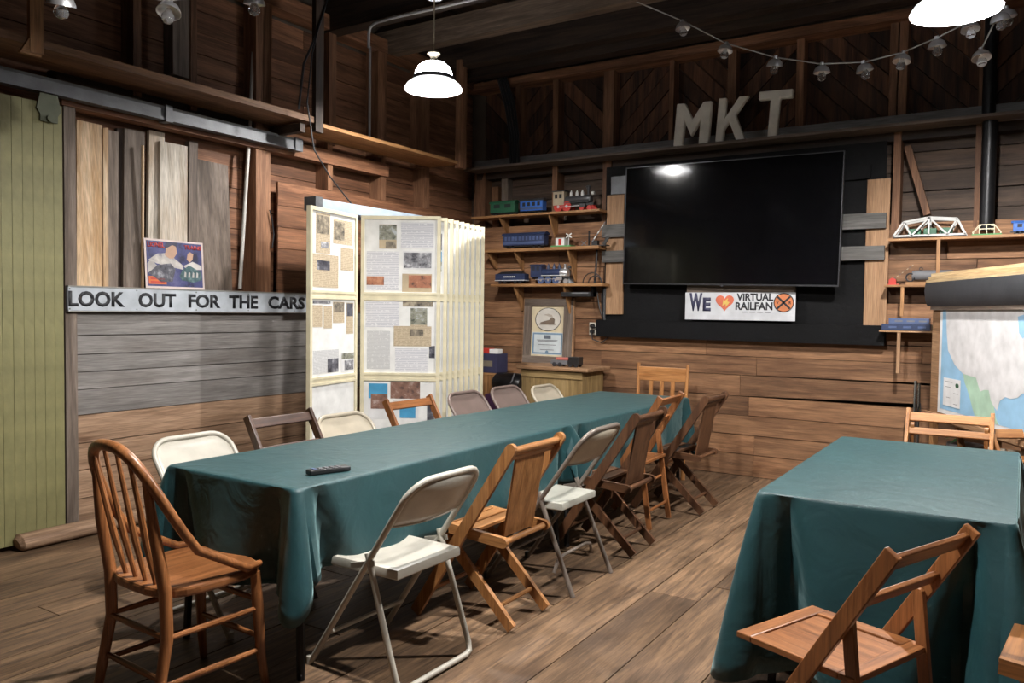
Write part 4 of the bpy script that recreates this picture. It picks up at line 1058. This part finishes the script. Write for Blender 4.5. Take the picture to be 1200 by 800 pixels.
for b in ((cx0+.018,cx1-.014,cz0+.006,cz0+.022),(cx0+.018,cx1-.014,cz1-.022,cz1-.006),(cx0+.018,cx0+.034,cz0+.022,cz1-.022),(cx1-.03,cx1-.014,cz0+.022,cz1-.022)):
    fr_(MB().box(b[0],b[1],-.002,-.001,b[2],b[3]), 'border', M['cert_blue'])
fr_(MB().box(mx-.04,mx+.04,-.002,-.001,cz1-.065,cz1-.028), 'crest', M['cert_ink'])
for zz_, ww in ((cz1-.078,.12),(cz1-.088,.11),(cz1-.125,.10),(cz0+.05,.08)):
    fr_(MB().box(mx-ww,mx+ww,-.002,-.001,zz_-.003,zz_+.003), 'print_line', M['slate'])
fr_(MB().lathe([(.001,-.002),(.018,-.002),(.018,0)], (mx,0,cz0+.025), 14, 'Y'), 'seal', M['cert_blue'])

# black device under the shelf, outlet and cords
pd = thing('media_box', 'flat black media device fixed under the lowest left shelf', 'device', (shelf_x(678,352), 6.86, 1.565))
MB().box(-.17,.15,-.07,.06,0,.045).build('case', M['black_plastic'], pd, bevel=.004); MB().box(-.05,.13,-.072,-.07,.028,.04).build('front_strip', M['slate'], pd); MB().box(.12,.15,.0,.05,-.0,.1).build('hanger', M['black_metal'], pd)
oc = aY(695,385,YB-.02)
ol = thing('wall_outlet', 'ivory double wall outlet with black plugs left of the black backboard', 'outlet', (oc.x, YB-.012, oc.z))
MB().box(-.04,.04,-.012,.008,-.06,.06).build('plate', M['outlet'], ol, bevel=.003)
for s in (-1,1): MB().lathe([(.001,-.045),(.02,-.045),(.022,-.012)], (0,0,.026*s), 12, 'Y').build('plug', M['black_plastic'], ol)
cb2 = thing('power_cords', 'black power cords drooping between shelf and wall outlet', 'cables', (oc.x+.1, YB-.03, oc.z))
MB().tube([(-.1,-.03,-.02),(-.08,-.04,-.10),(.02,-.04,-.13),(.08,-.03,-.08),(.04,-.02,.04),(-.02,-.02,.2),(-.05,-.02,.36)], .006, 6).build('cord', M['cable'], cb2, smooth=True)
MB().tube([(.0,-.02,.34),(.02,-.02,.1),(-.02,-.02,.0),(-.1,-.03,.03)], .007, 6).build('cord', M['cable'], cb2, smooth=True)
MB().tube([(.03,-.02,.4),(.03,-.02,.12),(.05,-.02,.0)], .02, 6).build('cord_sleeve', M['cable'], cb2, smooth=True)

# old wooden chest with things on top
cab = thing('wooden_chest', 'old tan wooden chest with overhanging lid standing by the back wall', 'chest', (-3.70, 6.62, 0))
MB().box(-.33,.33,-.17,.25,.0,.87).build('body', W('crate','Z'), cab)
MB().box(-.37,.40,-.21,.27,.87,.905).build('lid', W('plywood','X'), cab, bevel=.01)
MB().box(-.33,.33,-.18,-.17,.80,.86).build('rail', W('crate','X'), cab)
mt_ = thing('model_engine', 'small pink and black toy engine on the wooden chest lid', 'toy train', (aY(664,424,6.55).x, 6.55, .905))
MB().box(-.15,.03,-.04,.04,.022,.06).build('frame', M['slate'], mt_); MB().box(-.10,.05,-.035,.035,.06,.085).build('load', M['plastic_pink'], mt_, bevel=.006)
MB().box(.04,.15,-.045,.045,.022,.095).build('cab', M['black_plastic'], mt_, bevel=.004)
for xw in (-.11,-.05,.06,.12):
    for s in (-1,1): wheel((xw, s*.04, .02), .02, M['ink'], mt_)
# tall wooden box, carton and red item on it at the far left
tb = thing('wood_box', 'tall narrow wooden box behind the display panels', 'box', (-4.50, 6.68, 0))
MB().box(-.15,.12,-.13,.2,0,.80).build('body', W('shelf','Z'), tb); MB().box(-.155,.125,-.135,.205,.78,.80).build('top_board', W('shelf','X'), tb)
t = thing('navy_carton', 'dark navy carton with gold print on the tall wooden box', 'carton', (-4.49, 6.66, .80))
MB().box(-.12,.1,-.1,.1,0,.19).build('carton', M['navy_ink'], t, bevel=.002); MB().box(-.06,.05,-.1015,-.1,.06,.12).build('print', M['brass'], t)
t = thing('red_box', 'small red and white packet on top of the navy carton', 'packet', (-4.5, 6.64, .99))
MB().box(-.12,.0,-.05,.05,0,.05).build('red_part', M['red'], t, bevel=.003); MB().box(.0,.1,-.05,.04,0,.045).build('white_part', M['white'], t, bevel=.003)
t = thing('storage_tote', 'dark purple storage tote on the floor beside the wooden chest', 'tote', (-4.18, 6.50, 0))
MB().box(-.17,.17,-.2,.2,0,.62).build('body', M['purple'], t, bevel=.01)
t = thing('black_bag', 'glossy black bag resting on the purple tote beside the chest', 'bag', (-4.18, 6.47, .62))
MB().lathe([(.001,-.16),(.075,-.155),(.10,-.12),(.105,0),(.10,.12),(.075,.155),(.001,.16)], (0,0,.10), 18, 'X').build('bag_body', M['leather'], t, smooth=True)
MB().tube([(.07,-.09,.1),(.1,-.105,.14),(.11,-.09,.19),(.09,-.05,.2)], .008, 6).build('strap', M['slate'], t, smooth=True)

# ------------------------------------------------------------------ map stand
md = Vector((.437,-.90,0)).normalized()
mb = thing('map_stand', 'wooden stand holding a large wall map at the right edge', 'map stand', (-.54, 6.33, 0), math.atan2(md.y, md.x))
# local: x along the board towards the viewer, -y faces the room (n = left of travel), z up
ML = 1.75
def mk(m, n, mat, **k): return m.build(n, mat, mb, **k)
mk(MB().box(.0,ML,.0,.018,.70,1.66), 'backing_board', W('plywood','X'))
for i in range(3):
    mk(MB().box(-.01+.012*i,ML,-.05+.012*i,.03,1.655+.022*i,1.675+.022*i), 'top_slat', W('rawply','X'))
cov = [(-.052,1.655),(-.058,1.60),(-.05,1.53),(-.035,1.49),(-.03,1.495),(-.045,1.54),(-.05,1.60),(-.045,1.655)]
mk(MB().plate(cov, (-.012,0,0), (0,1,0), (0,0,1), ML), 'black_cover', M['vinyl'], smooth=True)
mk(MB().box(.03,ML,-.03,.0,1.465,1.50), 'roller_strip', W('weather','X'))
MX0, MZ0, MH, MW = .02, .765, .72, 1.70
ms = mk(MB().box(MX0+.125,MX0+MW,-.006,-.003,MZ0+.0,MZ0+MH), 'map_sheet', M['map_rim'])
def mp_(poly, n, mat, lay): return MB().plate([(MX0+a, MZ0+b) for a, b in poly], (0,-.006-.0006*lay,0), (1,0,0), (0,0,1), .0006).build(n, mat, ms)
mp_([(.165,.03),(MW-.02,.03),(MW-.02,MH),(.165,MH)], 'ocean', M['map_blue'], 1)
coast = [(.27,.43),(.38,.34),(.51,.29),(.60,.285),(.69,.28),(.72,.24),(.75,.20),(.80,.215),(.86,.22),(.89,.16),(.93,.13),(.97,.11),(1.0,.17),(1.06,.20),(1.12,.195),(1.2,.21),(1.25,.24),(1.34,.23),(1.40,.14),(1.44,.12),(1.46,.22),(1.52,.34),(1.62,.42),(1.66,.5)]
mp_(([(.22,.71),(.24,.55)]+coast+[(1.66,.71)]), 'land', M['map_land'], 3)
mp_([(.51,.29),(.60,.285),(.69,.28),(.72,.24),(.75,.20),(.80,.215),(.86,.22),(.89,.16),(.93,.13),(.96,.06),(1.0,.03),(.70,.03),(.66,.08),(.61,.15),(.57,.20),(.53,.24)], 'neighbour_land', M['map_green'], 2)
mp_([(1.17,.66),(1.28,.68),(1.30,.58),(1.23,.54),(1.19,.57)], 'lake', M['map_blue'], 4)
mp_([(.22,.06),(.48,.06),(.48,.245),(.22,.245)], 'legend_box', M['map_rim'], 5)
for i, (a, b) in enumerate(((.25,.36),(.25,.34),(.38,.45),(.27,.33),(.38,.44))):
    mp_([(a,.22-.035*i),(b,.22-.035*i),(b,.223-.035*i),(a,.223-.035*i)], 'legend_line', M['slate'], 6)
mp_([(.43+.026*math.cos(2*PI*i/12), .205+.016*math.sin(2*PI*i/12)) for i in range(12)], 'emblem', M['train_green'], 6)
for x_, y_ in ((.04,.03),(.95,.03)):
    mk(MB().box(x_-.06,x_-.015,y_-.02,y_+.02,0,1.6), 'leg', W('shelf','Z'))
    mk(MB().bar((x_-.03,y_+.02,1.4),(x_-.03,y_+.28,.0),.03,.04,(0,1,0)), 'back_leg', W('shelf','Z'))
mk(MB().box(-.02,ML,-.02,.02,.715,.75), 'bottom_rail', W('plywood','X'))
MB().tube([(0,0,0),(-.015,-.01,-.05),(-.02,-.01,-.1),(.02,-.01,-.1),(.01,0,-.05),(0,0,0)], .004, 5).build('clip', M['black_metal'], mb).location = (-.04,-.05,.80)
# things stored behind the map stand
t = thing('pale_crate', 'pale slatted crate behind the table under the map', 'crate', (.06, 5.36, 0), R(-20))
for i in range(4): MB().box(-.24+.125*i,-.13+.125*i,-.012,.0,.02,.66).build('slat', W('palecrate','Z'), t)
MB().box(-.25,.27,.0,.16,.0,.62).build('box_body', W('palecrate','X'), t)
t = thing('potted_plant', 'small green plant pot half hidden below the map', 'plant', (-.33, 6.62, .0))
MB().lathe([(.001,0),(.09,0),(.12,.5),(.1,.5),(.001,.46)], seg=16).build('pot', M['slate'], t, smooth=True)
fm = MB()
for i in range(26):
    a = random.uniform(0,2*PI); r_ = random.uniform(.03,.14); zz_ = random.uniform(.48,.78)
    p = Vector((math.cos(a)*r_, math.sin(a)*r_, zz_)); q = Vector((math.cos(a+1.3),math.sin(a+1.3),.2))*.035; w_ = Vector((math.cos(a),math.sin(a),-.5))*.07
    fm.add([p-q, p+w_*.5-q*.2+Vector((0,0,.02)), p+w_, p+q], [(0,1,2,3)])
fm.build('leaves', M['foliage'], t)['kind'] = 'stuff'
t = thing('folded_stand', 'black and chrome folded stand leaning on the back wall boards', 'stand', (-.72, 6.86, 0))
MB().tube([(.03,-.02,.0),(.03,.02,.92)], .012, 8).build('chrome_tube', M['chrome'], t, smooth=True); MB().tube([(.06,-.02,.0),(.055,.02,.9)], .01, 8).build('chrome_tube', M['chrome'], t, smooth=True)
MB().tube([(-.02,-.03,.0),(-.02,.01,.62),(-.01,.015,.66)], .02, 8).build('black_grip', M['black_plastic'], t, smooth=True)
t = thing('storage_box', 'dark box on the floor under the map board', 'box', (-.15, 6.25, 0), R(-60))
MB().box(-.25,.25,-.15,.15,0,.5).build('carton', M['navy_ink'], t, bevel=.004)

# ------------------------------------------------------------------ tables and cloths
def folding_table(label, x0, x1, y0, y1, z=.74):
    t = thing('folding_table', label, 'table', ((x0+x1)/2, (y0+y1)/2, 0), 0, 'cloth covered folding tables')
    w, l = (x1-x0)/2-.012, (y1-y0)/2-.012
    MB().box(-w,w,-l,l,z-.035,z-.003).build('table_top', W('weather','Y'), t, bevel=.004)
    MB().box(-w+.03,w-.03,-l+.03,l-.03,z-.07,z-.035).build('apron', M['black_metal'], t)
    for s in (-1,1):
        yy = s*(l-.10)
        for sx in (-1,1):
            MB().tube([(sx*(w-.12),yy-s*.04,z-.07),(sx*(w-.10),yy-s*.02,.42),(sx*(w-.07),yy+s*.03,.28),(sx*(w-.04),yy+s*.055,.20),(sx*(w-.03),yy+s*.06,.0)], .016, 8).build('leg', M['black_metal'], t, smooth=True)
        MB().tube([(-(w-.08),yy,.46),(w-.08,yy,.46)], .011, 8).build('leg_brace', M['black_metal'], t, smooth=True)
    return t

def tablecloth(name, label, x0, x1, y0, y1, drops, z=.745, flare=.05, corner=.14, cdrop=.3, seed=1, amp=.018, z_floor=.02, gv=.09):
    """drops = hang on the (x0, x1, y0, y1) sides"""
    rnd = random.Random(seed)
    cx, cy = (x0+x1)/2, (y0+y1)/2; hx, hy = (x1-x0)/2, (y1-y0)/2; rc = .03
    per = []   # point, normal, side weights, corner weight
    def side(p, q, n, dr, cnt):
        for i in range(cnt):
            f = i/cnt; per.append((p[0]+(q[0]-p[0])*f, p[1]+(q[1]-p[1])*f, n[0], n[1], dr, 0.0, min(f,1-f)*math.dist(p,q)))
    def cor(c, a0, d0, d1, cnt=14):
        for i in range(cnt):
            f = i/cnt; a = a0+PI/2*f
            per.append((c[0]+rc*math.cos(a), c[1]+rc*math.sin(a), math.cos(a), math.sin(a), d0+(d1-d0)*f, math.sin(PI*f), 0))
    dx0, dx1, dy0, dy1 = drops
    nx, ny = int(hx*2/.03), int(hy*2/.03)
    side((hx,-hy+rc),(hx,hy-rc),(1,0),dx1,ny); cor((hx-rc,hy-rc),0,dx1,dy1)
    side((hx-rc,hy),(-hx+rc,hy),(0,1),dy1,nx); cor((-hx+rc,hy-rc),PI/2,dy1,dx0)
    side((-hx,hy-rc),(-hx,-hy+rc),(-1,0),dx0,ny); cor((-hx+rc,-hy+rc),PI,dx0,dy0)
    side((-hx+rc,-hy),(hx-rc,-hy),(0,-1),dy0,nx); cor((hx-rc,-hy+rc),PI*1.5,dy0,dx1)
    n = len(per)
    ph = [rnd.uniform(0,6.28) for _ in range(5)]
    rows = [-1, 0, .006, .018, .04, .08, .14, .22, .32, .44, .56, .68, .8, .9, 1.0]
    vs, fs = [], []
    arc = [0.0]
    for i in range(1, n): arc.append(arc[-1]+math.hypot(per[i][0]-per[i-1][0], per[i][1]-per[i-1][1]))
    for k, f in enumerate(rows):
        for i, (px, py, nx_, ny_, dr, cw, dist) in enumerate(per):
            s = arc[i]
            if f < 0:
                vs.append((px-nx_*.025, py-ny_*.025, 0)); continue
            near = math.exp(-(dist/.16)**2) if cw == 0 else 1
            drop = dr*(1+cdrop*(cw**1.2))*f
            drop = min(drop, z-z_floor)
            wave = amp*(math.sin(s*14+ph[0])+.6*math.sin(s*23+ph[1])+.5*math.sin(s*7+ph[2]))*f**1.2*(.5+.8*near)
            groove = -gv*math.exp(-((dist-.07-.07*f)/(.022+.05*f))**2)*(f**.6) if cw == 0 and dist < .45 else 0
            out = flare*f + wave + groove + corner*cw*f**.8 + (.006 if k > 1 else 0)
            if k == 2: out = .004
            zz_ = -drop + (-.0 if k else 0)
            if k == 1: zz_ = 0; out = 0
            vs.append((px+nx_*out, py+ny_*out, zz_))
        if k:
            for i in range(n):
                j = (i+1) % n
                fs.append(((k-1)*n+i, (k-1)*n+j, k*n+j, k*n+i))
    fs.append(tuple(range(n)))
    m = MB(); m.add(vs, fs)
    o = m.build(name, M['cloth'], None, smooth=True)
    o.location = (cx, cy, z)
    so = o.modifiers.new('thickness', 'SOLIDIFY'); so.thickness = .0025; so.offset = -1
    return tag(o, label, 'tablecloth', 'green tablecloths')

TX0, TX1 = -3.03, -2.24
folding_table('near long folding table under the green cloth', TX0, TX1, 2.04, 4.13)
folding_table('far long folding table under the green cloth by the back wall', TX0, TX1, 4.15, 6.10)
folding_table('right hand folding table under its own green cloth', -.82, .0, 3.05, 4.70)
tablecloth('tablecloth', 'long dark green cloth on the near table with the remote on it', TX0, TX1, 2.03, 4.16, (.34,.34,.40,.05), seed=3, z=.749, corner=.10, cdrop=.26)
tablecloth('tablecloth', 'dark green cloth on the far table towards the back wall', TX0, TX1, 4.15, 6.12, (.36,.38,.05,.40), seed=5, z=.745, corner=.08)
tablecloth('tablecloth', 'dark green cloth reaching low around the right hand table', -.83, .0, 3.04, 4.71, (.67,.67,.68,.67), seed=9, z=.747, flare=.09, corner=.11, cdrop=.05, amp=.024, gv=.15)

rp_ = aZ(385,552,.755)
rm = thing('remote_control', 'small black remote control lying on the near green cloth', 'remote', (rp_.x, rp_.y, .7505), R(72))
MB().box(-.09,.09,-.024,.024,.0,.02).build('case', M['black_plastic'], rm, bevel=.005)
for i in range(5):
    for j in (-1,0,1): MB().box(-.07+.026*i,-.056+.026*i,-.006+.014*j,.004+.014*j,.02,.0225).build('button', M['slate'] if i else M['navy_light'], rm)

# ------------------------------------------------------------------ chairs: local +y is the front
def panel_chair(label, x, y, rz, k, group=None):
    t = thing('wooden_folding_chair', label, 'chair', (x, y, 0), R(rz), group)
    wz, wy = W(k,'Z'), W(k,'Y'); wx = W(k,'X')
    for s in (-1,1):
        MB().slab((s*.212,.23,.012),(s*.212,-.29,.825),.052,.022,(1,0,0),False,True).build('side_rail', wz, t)
        MB().slab((s*.150,.15,.425),(s*.150,-.265,.02),.046,.022,(1,0,0),True,False).build('rear_leg', wz, t)
        MB().slab((s*.180,.20,.437),(s*.180,-.235,.405),.046,.024,(1,0,0),False,True).build('seat_rail', wy, t)
    MB().tube([(-.212,-.283,.815),(.212,-.283,.815)], .016, 10).build('top_bar', wx, t, smooth=True)
    MB().bar((-.2,-.262,.782),(.2,-.262,.782),.018,.022,(0,-.54,.84)).build('back_bar', wx, t)
    MB().slab((0,-.258,.78),(0,-.195,.41),.25,.011,(0,1,0)).build('back_panel', wz, t, bevel=.003)
    MB().tube([(-.18,-.232,.405),(.18,-.232,.405)], .014, 10).build('rear_bar', wx, t, smooth=True)
    for i in range(4):
        MB().box(-.168,.168,-.09+.075*i,-.022+.075*i,.428+.003*i,.444+.003*i).build('seat_slat', wx, t, bevel=.003)
    MB().tube([(-.15,-.185,.10),(.15,-.185,.10)], .011, 8).build('stretcher', wx, t, smooth=True)
    MB().tube([(-.212,.165,.12),(.212,.165,.12)], .011, 8).build('stretcher', wx, t, smooth=True)
    return t
def slat_chair(label, x, y, rz, k, group=None, inner=False, H=.83):
    t = thing('wooden_folding_chair', label, 'chair', (x, y, 0), R(rz), group)
    wz, wy, wx = W(k,'Z'), W(k,'Y'), W(k,'X')
    a, b = Vector((0,.23,.0)), Vector((0,-.27,H)); d = (b-a).normalized(); nrm = Vector((0,d.z,-d.y))
    for s in (-1,1):
        off = Vector((s*.208,0,0))
        MB().slab(a+off+d*.012, b+off, .046, .02, (1,0,0)).build('side_rail', wz, t, bevel=.003)
        q = a+d*(.60/d.z) if not inner else a+d*(.80/d.z)
        MB().slab(Vector((s*.182,-.20,.01)), Vector((s*.182,q.y,q.z)), .034, .02, (1,0,0), False, True).build('rear_leg', wz, t, bevel=.002)
    for f, hh in ((.955,.052),(.87 if inner else .80,.04)):
        c = a+(b-a)*f
        MB().bar(c+Vector((-.2,0,0)), c+Vector((.2,0,0)), .016, hh, tuple(d)).build('back_slat', wx, t, bevel=.003)
    for zz_ in (.12,.30):
        yy = -.20+(a+d*(.60/d.z)).y*zz_/.6*.0 + (.12)*zz_/.6
        MB().tube([(-.182,yy,zz_),(.182,yy,zz_)], .010, 8).build('stretcher', wx, t, smooth=True)
    z0 = .43
    for bx in ((-.195,.195,.17,.225),(-.195,.195,-.165,-.115)): MB().box(bx[0],bx[1],bx[2],bx[3],z0,z0+.02).build('seat_frame', wx, t, bevel=.004)
    for s in (-1,1): MB().box(min(s*.195,s*.14),max(s*.195,s*.14),-.115,.17,z0,z0+.02).build('seat_frame', wy, t, bevel=.003)
    MB().box(-.14,.14,-.115,.17,z0+.002,z0+.013).build('seat_panel', wy, t)
    return t
def metal_chair(label, x, y, rz, tube, panel_m, seat_m, group=None, floor_bar=True, H=.79, top=-.335, foot=-.20):
    t = thing('metal_folding_chair', label, 'chair', (x, y, 0), R(rz), group)
    w = .215; a = Vector((0,.25,0)); b = Vector((0,top,H)); d = (b-a).normalized(); L_ = (b-a).length
    P = lambda xx, s: Vector((xx,0,0))+a+d*s
    path = [P(-w,.01), P(-w,L_*.45), P(-w,L_*.78)]
    rc = .10
    for i in range(7):
        an = PI/2*i/6; path.append(P(-w+rc-rc*math.cos(an), L_-rc+rc*math.sin(an)))
    for i in range(7):
        an = PI/2*(1-i/6); path.append(P(w-rc+rc*math.cos(an), L_-rc+rc*math.sin(an)))
    path += [P(w,L_*.78), P(w,L_*.45), P(w,.01)]
    MB().tube(path, .0125, 9).build('frame_tube', tube, t, smooth=True)
    # pressed back panel, slightly bowed
    m = MB(); nx, nz = 12, 7; s0, s1 = L_-.215, L_-.006
    nrm = Vector((1,0,0)).cross(d)
    for iz in range(nz+1):
        s = s0+(s1-s0)*iz/nz
        hw = w-.003
        if s > L_-rc: hw = w-rc+math.sqrt(max(rc*rc-(s-(L_-rc))**2,0))-.002
        for ix in range(nx+1):
            xx = -hw+2*hw*ix/nx
            bow = .022*(1-(xx/w)**2)*(1 if iz < nz else .3)
            m.v.append(tuple(P(xx, s)+nrm*bow))
    for iz in range(nz):
        for ix in range(nx):
            q = iz*(nx+1)+ix; m.f.append((q,q+1,q+nx+2,q+nx+1))
    o = m.build('back_panel', panel_m, t, smooth=True)
    so = o.modifiers.new('thickness','SOLIDIFY'); so.thickness = .006; so.offset = 0
    MB().tube([P(xx, s0)+nrm*.022*(1-(xx/w)**2) for xx in [-w+.43*i/8 for i in range(9)]], .006, 7).build('panel_rim', tube, t, smooth=True)
    # seat
    ol = [(-.19,-.19),(.19,-.19),(.20,.10)]
    for i in range(7): an = PI/2*i/6; ol.append((.14+.06*math.cos(an), .15+.06*math.sin(an)))
    for i in range(7): an = PI/2+PI/2*i/6; ol.append((-.14+.06*math.cos(an), .15+.06*math.sin(an)))
    ol.append((-.20,.10))
    m = MB(); k_ = len(ol); cy_ = .01
    for f, zz_ in ((.97,.412),(1.0,.418),(1.0,.442),(.985,.450),(.93,.453),(.80,.447),(.55,.441),(.25,.439)):
        m.v += [(a_*f, cy_+(b_-cy_)*f, zz_) for a_, b_ in ol]
    for r_ in range(7):
        for i in range(k_): m.f.append((r_*k_+i, r_*k_+(i+1)%k_, (r_+1)*k_+(i+1)%k_, (r_+1)*k_+i))
    m.f.append(tuple(range(7*k_, 8*k_))); m.f.append(tuple(range(k_-1,-1,-1)))
    m.build('seat', seat_m, t, smooth=True)
    if floor_bar:
        pth = [(-w+.002,-.06,.50),(-w-.004,-.06+(foot+.07)*.62,.22),(-w-.006,foot+.01,.05),(-w+.004,foot-.003,.022),(-w+.035,foot-.006,.014),(w-.035,foot-.006,.014),(w-.004,foot-.003,.022),(w+.006,foot+.01,.05),(w+.004,-.06+(foot+.07)*.62,.22),(w-.002,-.06,.50)]
        MB().tube(pth, .0125, 9).build('rear_leg_tube', tube, t, smooth=True)
    else:
        for s in (-1,1):
            MB().tube([(s*(w-.002),-.06,.50),(s*(w+.004),-.18,.22),(s*(w+.01),-.275,.0)], .0125, 9).build('rear_leg', tube, t, smooth=True)
        MB().tube([(-w,-.16,.10),(-w+.03,-.165,.155),(-w+.09,-.165,.17),(w-.09,-.165,.17),(w-.03,-.165,.155),(w,-.16,.10)], .009, 8).build('stretcher', tube, t, smooth=True)
    MB().tube([(-w,.14,.15),(w,.14,.15)], .009, 8).build('stretcher', tube, t, smooth=True)
    for s in (-1,1):
        MB().bar((s*(w+.004),.02,.44),(s*(w+.004),-.10,.47),.005,.022).build('hinge_link', tube, t)
        MB().lathe([(.001,0),(.015,0),(.015,.03),(.001,.03)], (s*w,.25,0), 10).build('rubber_foot', M['rubber'] if not floor_bar else M['outlet'], t)
    return t

GL, GR = 'chairs on the wall side of the long tables', 'chairs on the aisle side of the long tables'
XLc, XRc = -3.07, -2.12
metal_chair('glossy cream metal folding chair nearest the green door, far side of table', XLc, 2.40, -90, M['white_metal'], M['white_metal'], M['white_metal'], GL)
slat_chair('dark brown wooden folding chair between two cream metal chairs, far side', XLc-.0, 2.90, -90, 'darkbrown', GL, H=.86)
metal_chair('cream metal folding chair in front of the leftmost display panel', XLc, 3.42, -90, M['beige_metal'], M['beige_metal'], M['beige_metal'], GL)
slat_chair('medium brown wooden folding chair in front of the display panel photos', XLc, 3.95, -92, 'chestnut', GL, H=.85)
metal_chair('taupe metal folding chair in front of the stacked panel edges', XLc-.02, 4.68, -90, M['taupe_metal'], M['taupe_metal'], M['taupe_metal'], GL, H=.82)
metal_chair('taupe metal folding chair right of the display panels, below the navy carton', XLc-.02, 5.22, -90, M['taupe_metal'], M['taupe_metal'], M['taupe_metal'], GL, H=.82)
metal_chair('cream metal folding chair in front of the wooden chest', XLc, 5.78, -90, M['beige_metal'], M['beige_metal'], M['beige_metal'], GL)
metal_chair('white metal folding chair nearest the viewer on the aisle side', XRc+.01, 2.425, 89, M['white_metal'], M['white_metal'], M['white_metal'], GR, H=.795, top=-.285, foot=-.225)
panel_chair('honey oak folding chair with solid panel back beside the white metal chair', XRc, 3.07, 90, 'honey', GR)
metal_chair('grey tube metal folding chair with pale seat on the aisle side', XRc, 3.68, 91, M['grey_tube'], M['beige_metal'], M['grey_seat'], GR, floor_bar=False, H=.83)
panel_chair('dark walnut folding chair with panel back after the grey metal chair', XRc, 4.36, 91, 'walnut', GR)
slat_chair('reddish wooden folding chair with upright rear legs between two dark chairs', XRc-.09, 4.98, 92, 'chestnut', GR, H=.88)
panel_chair('dark walnut folding chair with panel back last before the back wall', XRc, 5.54, 90, 'walnut', GR)
slat_chair('orange brown folding chair angled in front of the right hand table', -.43, 2.50, 68, 'chestnut', H=.82)
slat_chair('light wooden folding chair behind the far end of the right hand table', -.33, 4.83, 181, 'honey', inner=True, H=.885)
slat_chair('light wooden folding chair turned sideways at the right edge under the map', .18, 4.98, 215, 'honey', H=.82)
panel_chair('light wooden folding chair mostly cut off at the lower right edge', .19, 2.78, 84, 'oak')

# far end chair with a broad top rail
t = thing('slat_back_chair', 'wooden chair with broad top rail and slats at the far table end', 'chair', (-2.62, 6.30, 0), PI)
for s in (-1,1):
    MB().tube([(s*.215,-.17,.0),(s*.215,-.17,.45),(s*.225,-.21,.98)], [.018,.019,.013], 10).build('back_post', W('honey','Z'), t, smooth=True)
    MB().tube([(s*.20,.18,.0),(s*.20,.18,.44)], .018, 10).build('front_leg', W('honey','Z'), t, smooth=True)
MB().box(-.215,.215,-.21,-.19,.83,.95).build('top_rail', W('honey','X'), t, bevel=.004)
MB().box(-.21,.21,-.185,-.165,.56,.60).build('lower_rail', W('honey','X'), t, bevel=.003)
for i in range(3): MB().bar((-.1+.1*i,-.176,.58),(-.1+.1*i,-.20,.85),.035,.01,(0,1,0)).build('back_slat', W('honey','Z'), t)
MB().box(-.22,.22,-.2,.21,.44,.465).build('seat', W('honey','Y'), t, bevel=.008)
for s in (-1,1): MB().tube([(s*.205,-.17,.2),(s*.205,.18,.2)], .01, 8).build('stretcher', W('honey','Y'), t, smooth=True)

# bow back chair at the near table end
t = thing('bow_back_chair', 'brown bow back wooden chair with spindles at the near table end', 'chair', (-2.57, 1.80, 0), R(-3))
k = 'chestnut'
ol = []
for i in range(28):
    a = 2*PI*i/28; c, s = math.cos(a), math.sin(a)
    ol.append((.225*(abs(c)**.6)*(1 if c > 0 else -1)*(1.0+.04*s), .215*(abs(s)**.62)*(1 if s > 0 else -1)))
MB().plate(ol, (0,0,.43), (1,0,0), (0,1,0), .036).build('seat', W(k,'Y'), t, bevel=.010)
hoop = []
for i in range(25):
    a = PI*i/24; c, s = math.cos(a), math.sin(a)
    zf = s**.72
    yb = .10 - .33*min(1,(s**.3)) - .06*zf
    hoop.append((-.222*(abs(c)**.75)*(1 if c > 0 else -1), yb, .475+.475*zf))
hp_ = [(-.205,.17,.474)]+hoop+[(.205,.17,.474)]
MB().tube(hp_, [.012]+[.016+.004*math.sin(PI*i/24) for i in range(25)]+[.012], 9).build('bow', W(k,'Z'), t, smooth=True)
for s in (-1,1):
    MB().tube([(s*.163,-.250,.862),(s*.175,-.225,.66),(s*.178,-.19,.46),(s*.18,-.185,.30),(s*.19,-.24,.0)], [.013,.019,.022,.021,.017], 9).build('rear_post', W(k,'Z'), t, smooth=True)
    MB().tube([(s*.175,.17,.435),(s*.185,.175,.30),(s*.19,.185,.12),(s*.20,.20,.0)], [.018,.022,.018,.014], 9).build('front_leg', W(k,'Z'), t, smooth=True)
    for zz_ in (.30,.14): MB().tube([(s*.185,-.19,zz_),(s*.188,.0,zz_),(s*.188,.18,zz_)], [.009,.013,.009], 8).build('stretcher', W(k,'Y'), t, smooth=True)
for zz_, yy in ((.33,.175),(.19,.18),(.30,-.19),(.16,-.205)):
    MB().tube([(-.18,yy,zz_),(0,yy,zz_),(.18,yy,zz_)], [.009,.012,.009], 8).build('stretcher', W(k,'X'), t, smooth=True)
for i in range(4):
    f = -.105+.07*i
    MB().tube([(f*.92,-.175,.462),(f,-.215,.62),(f*1.08,-.245,.76),(f*1.12,-.282,.955-1.9*f*f-.012)], [.008,.0125,.010,.007], 8).build('spindle', W(k,'Z'), t, smooth=True)
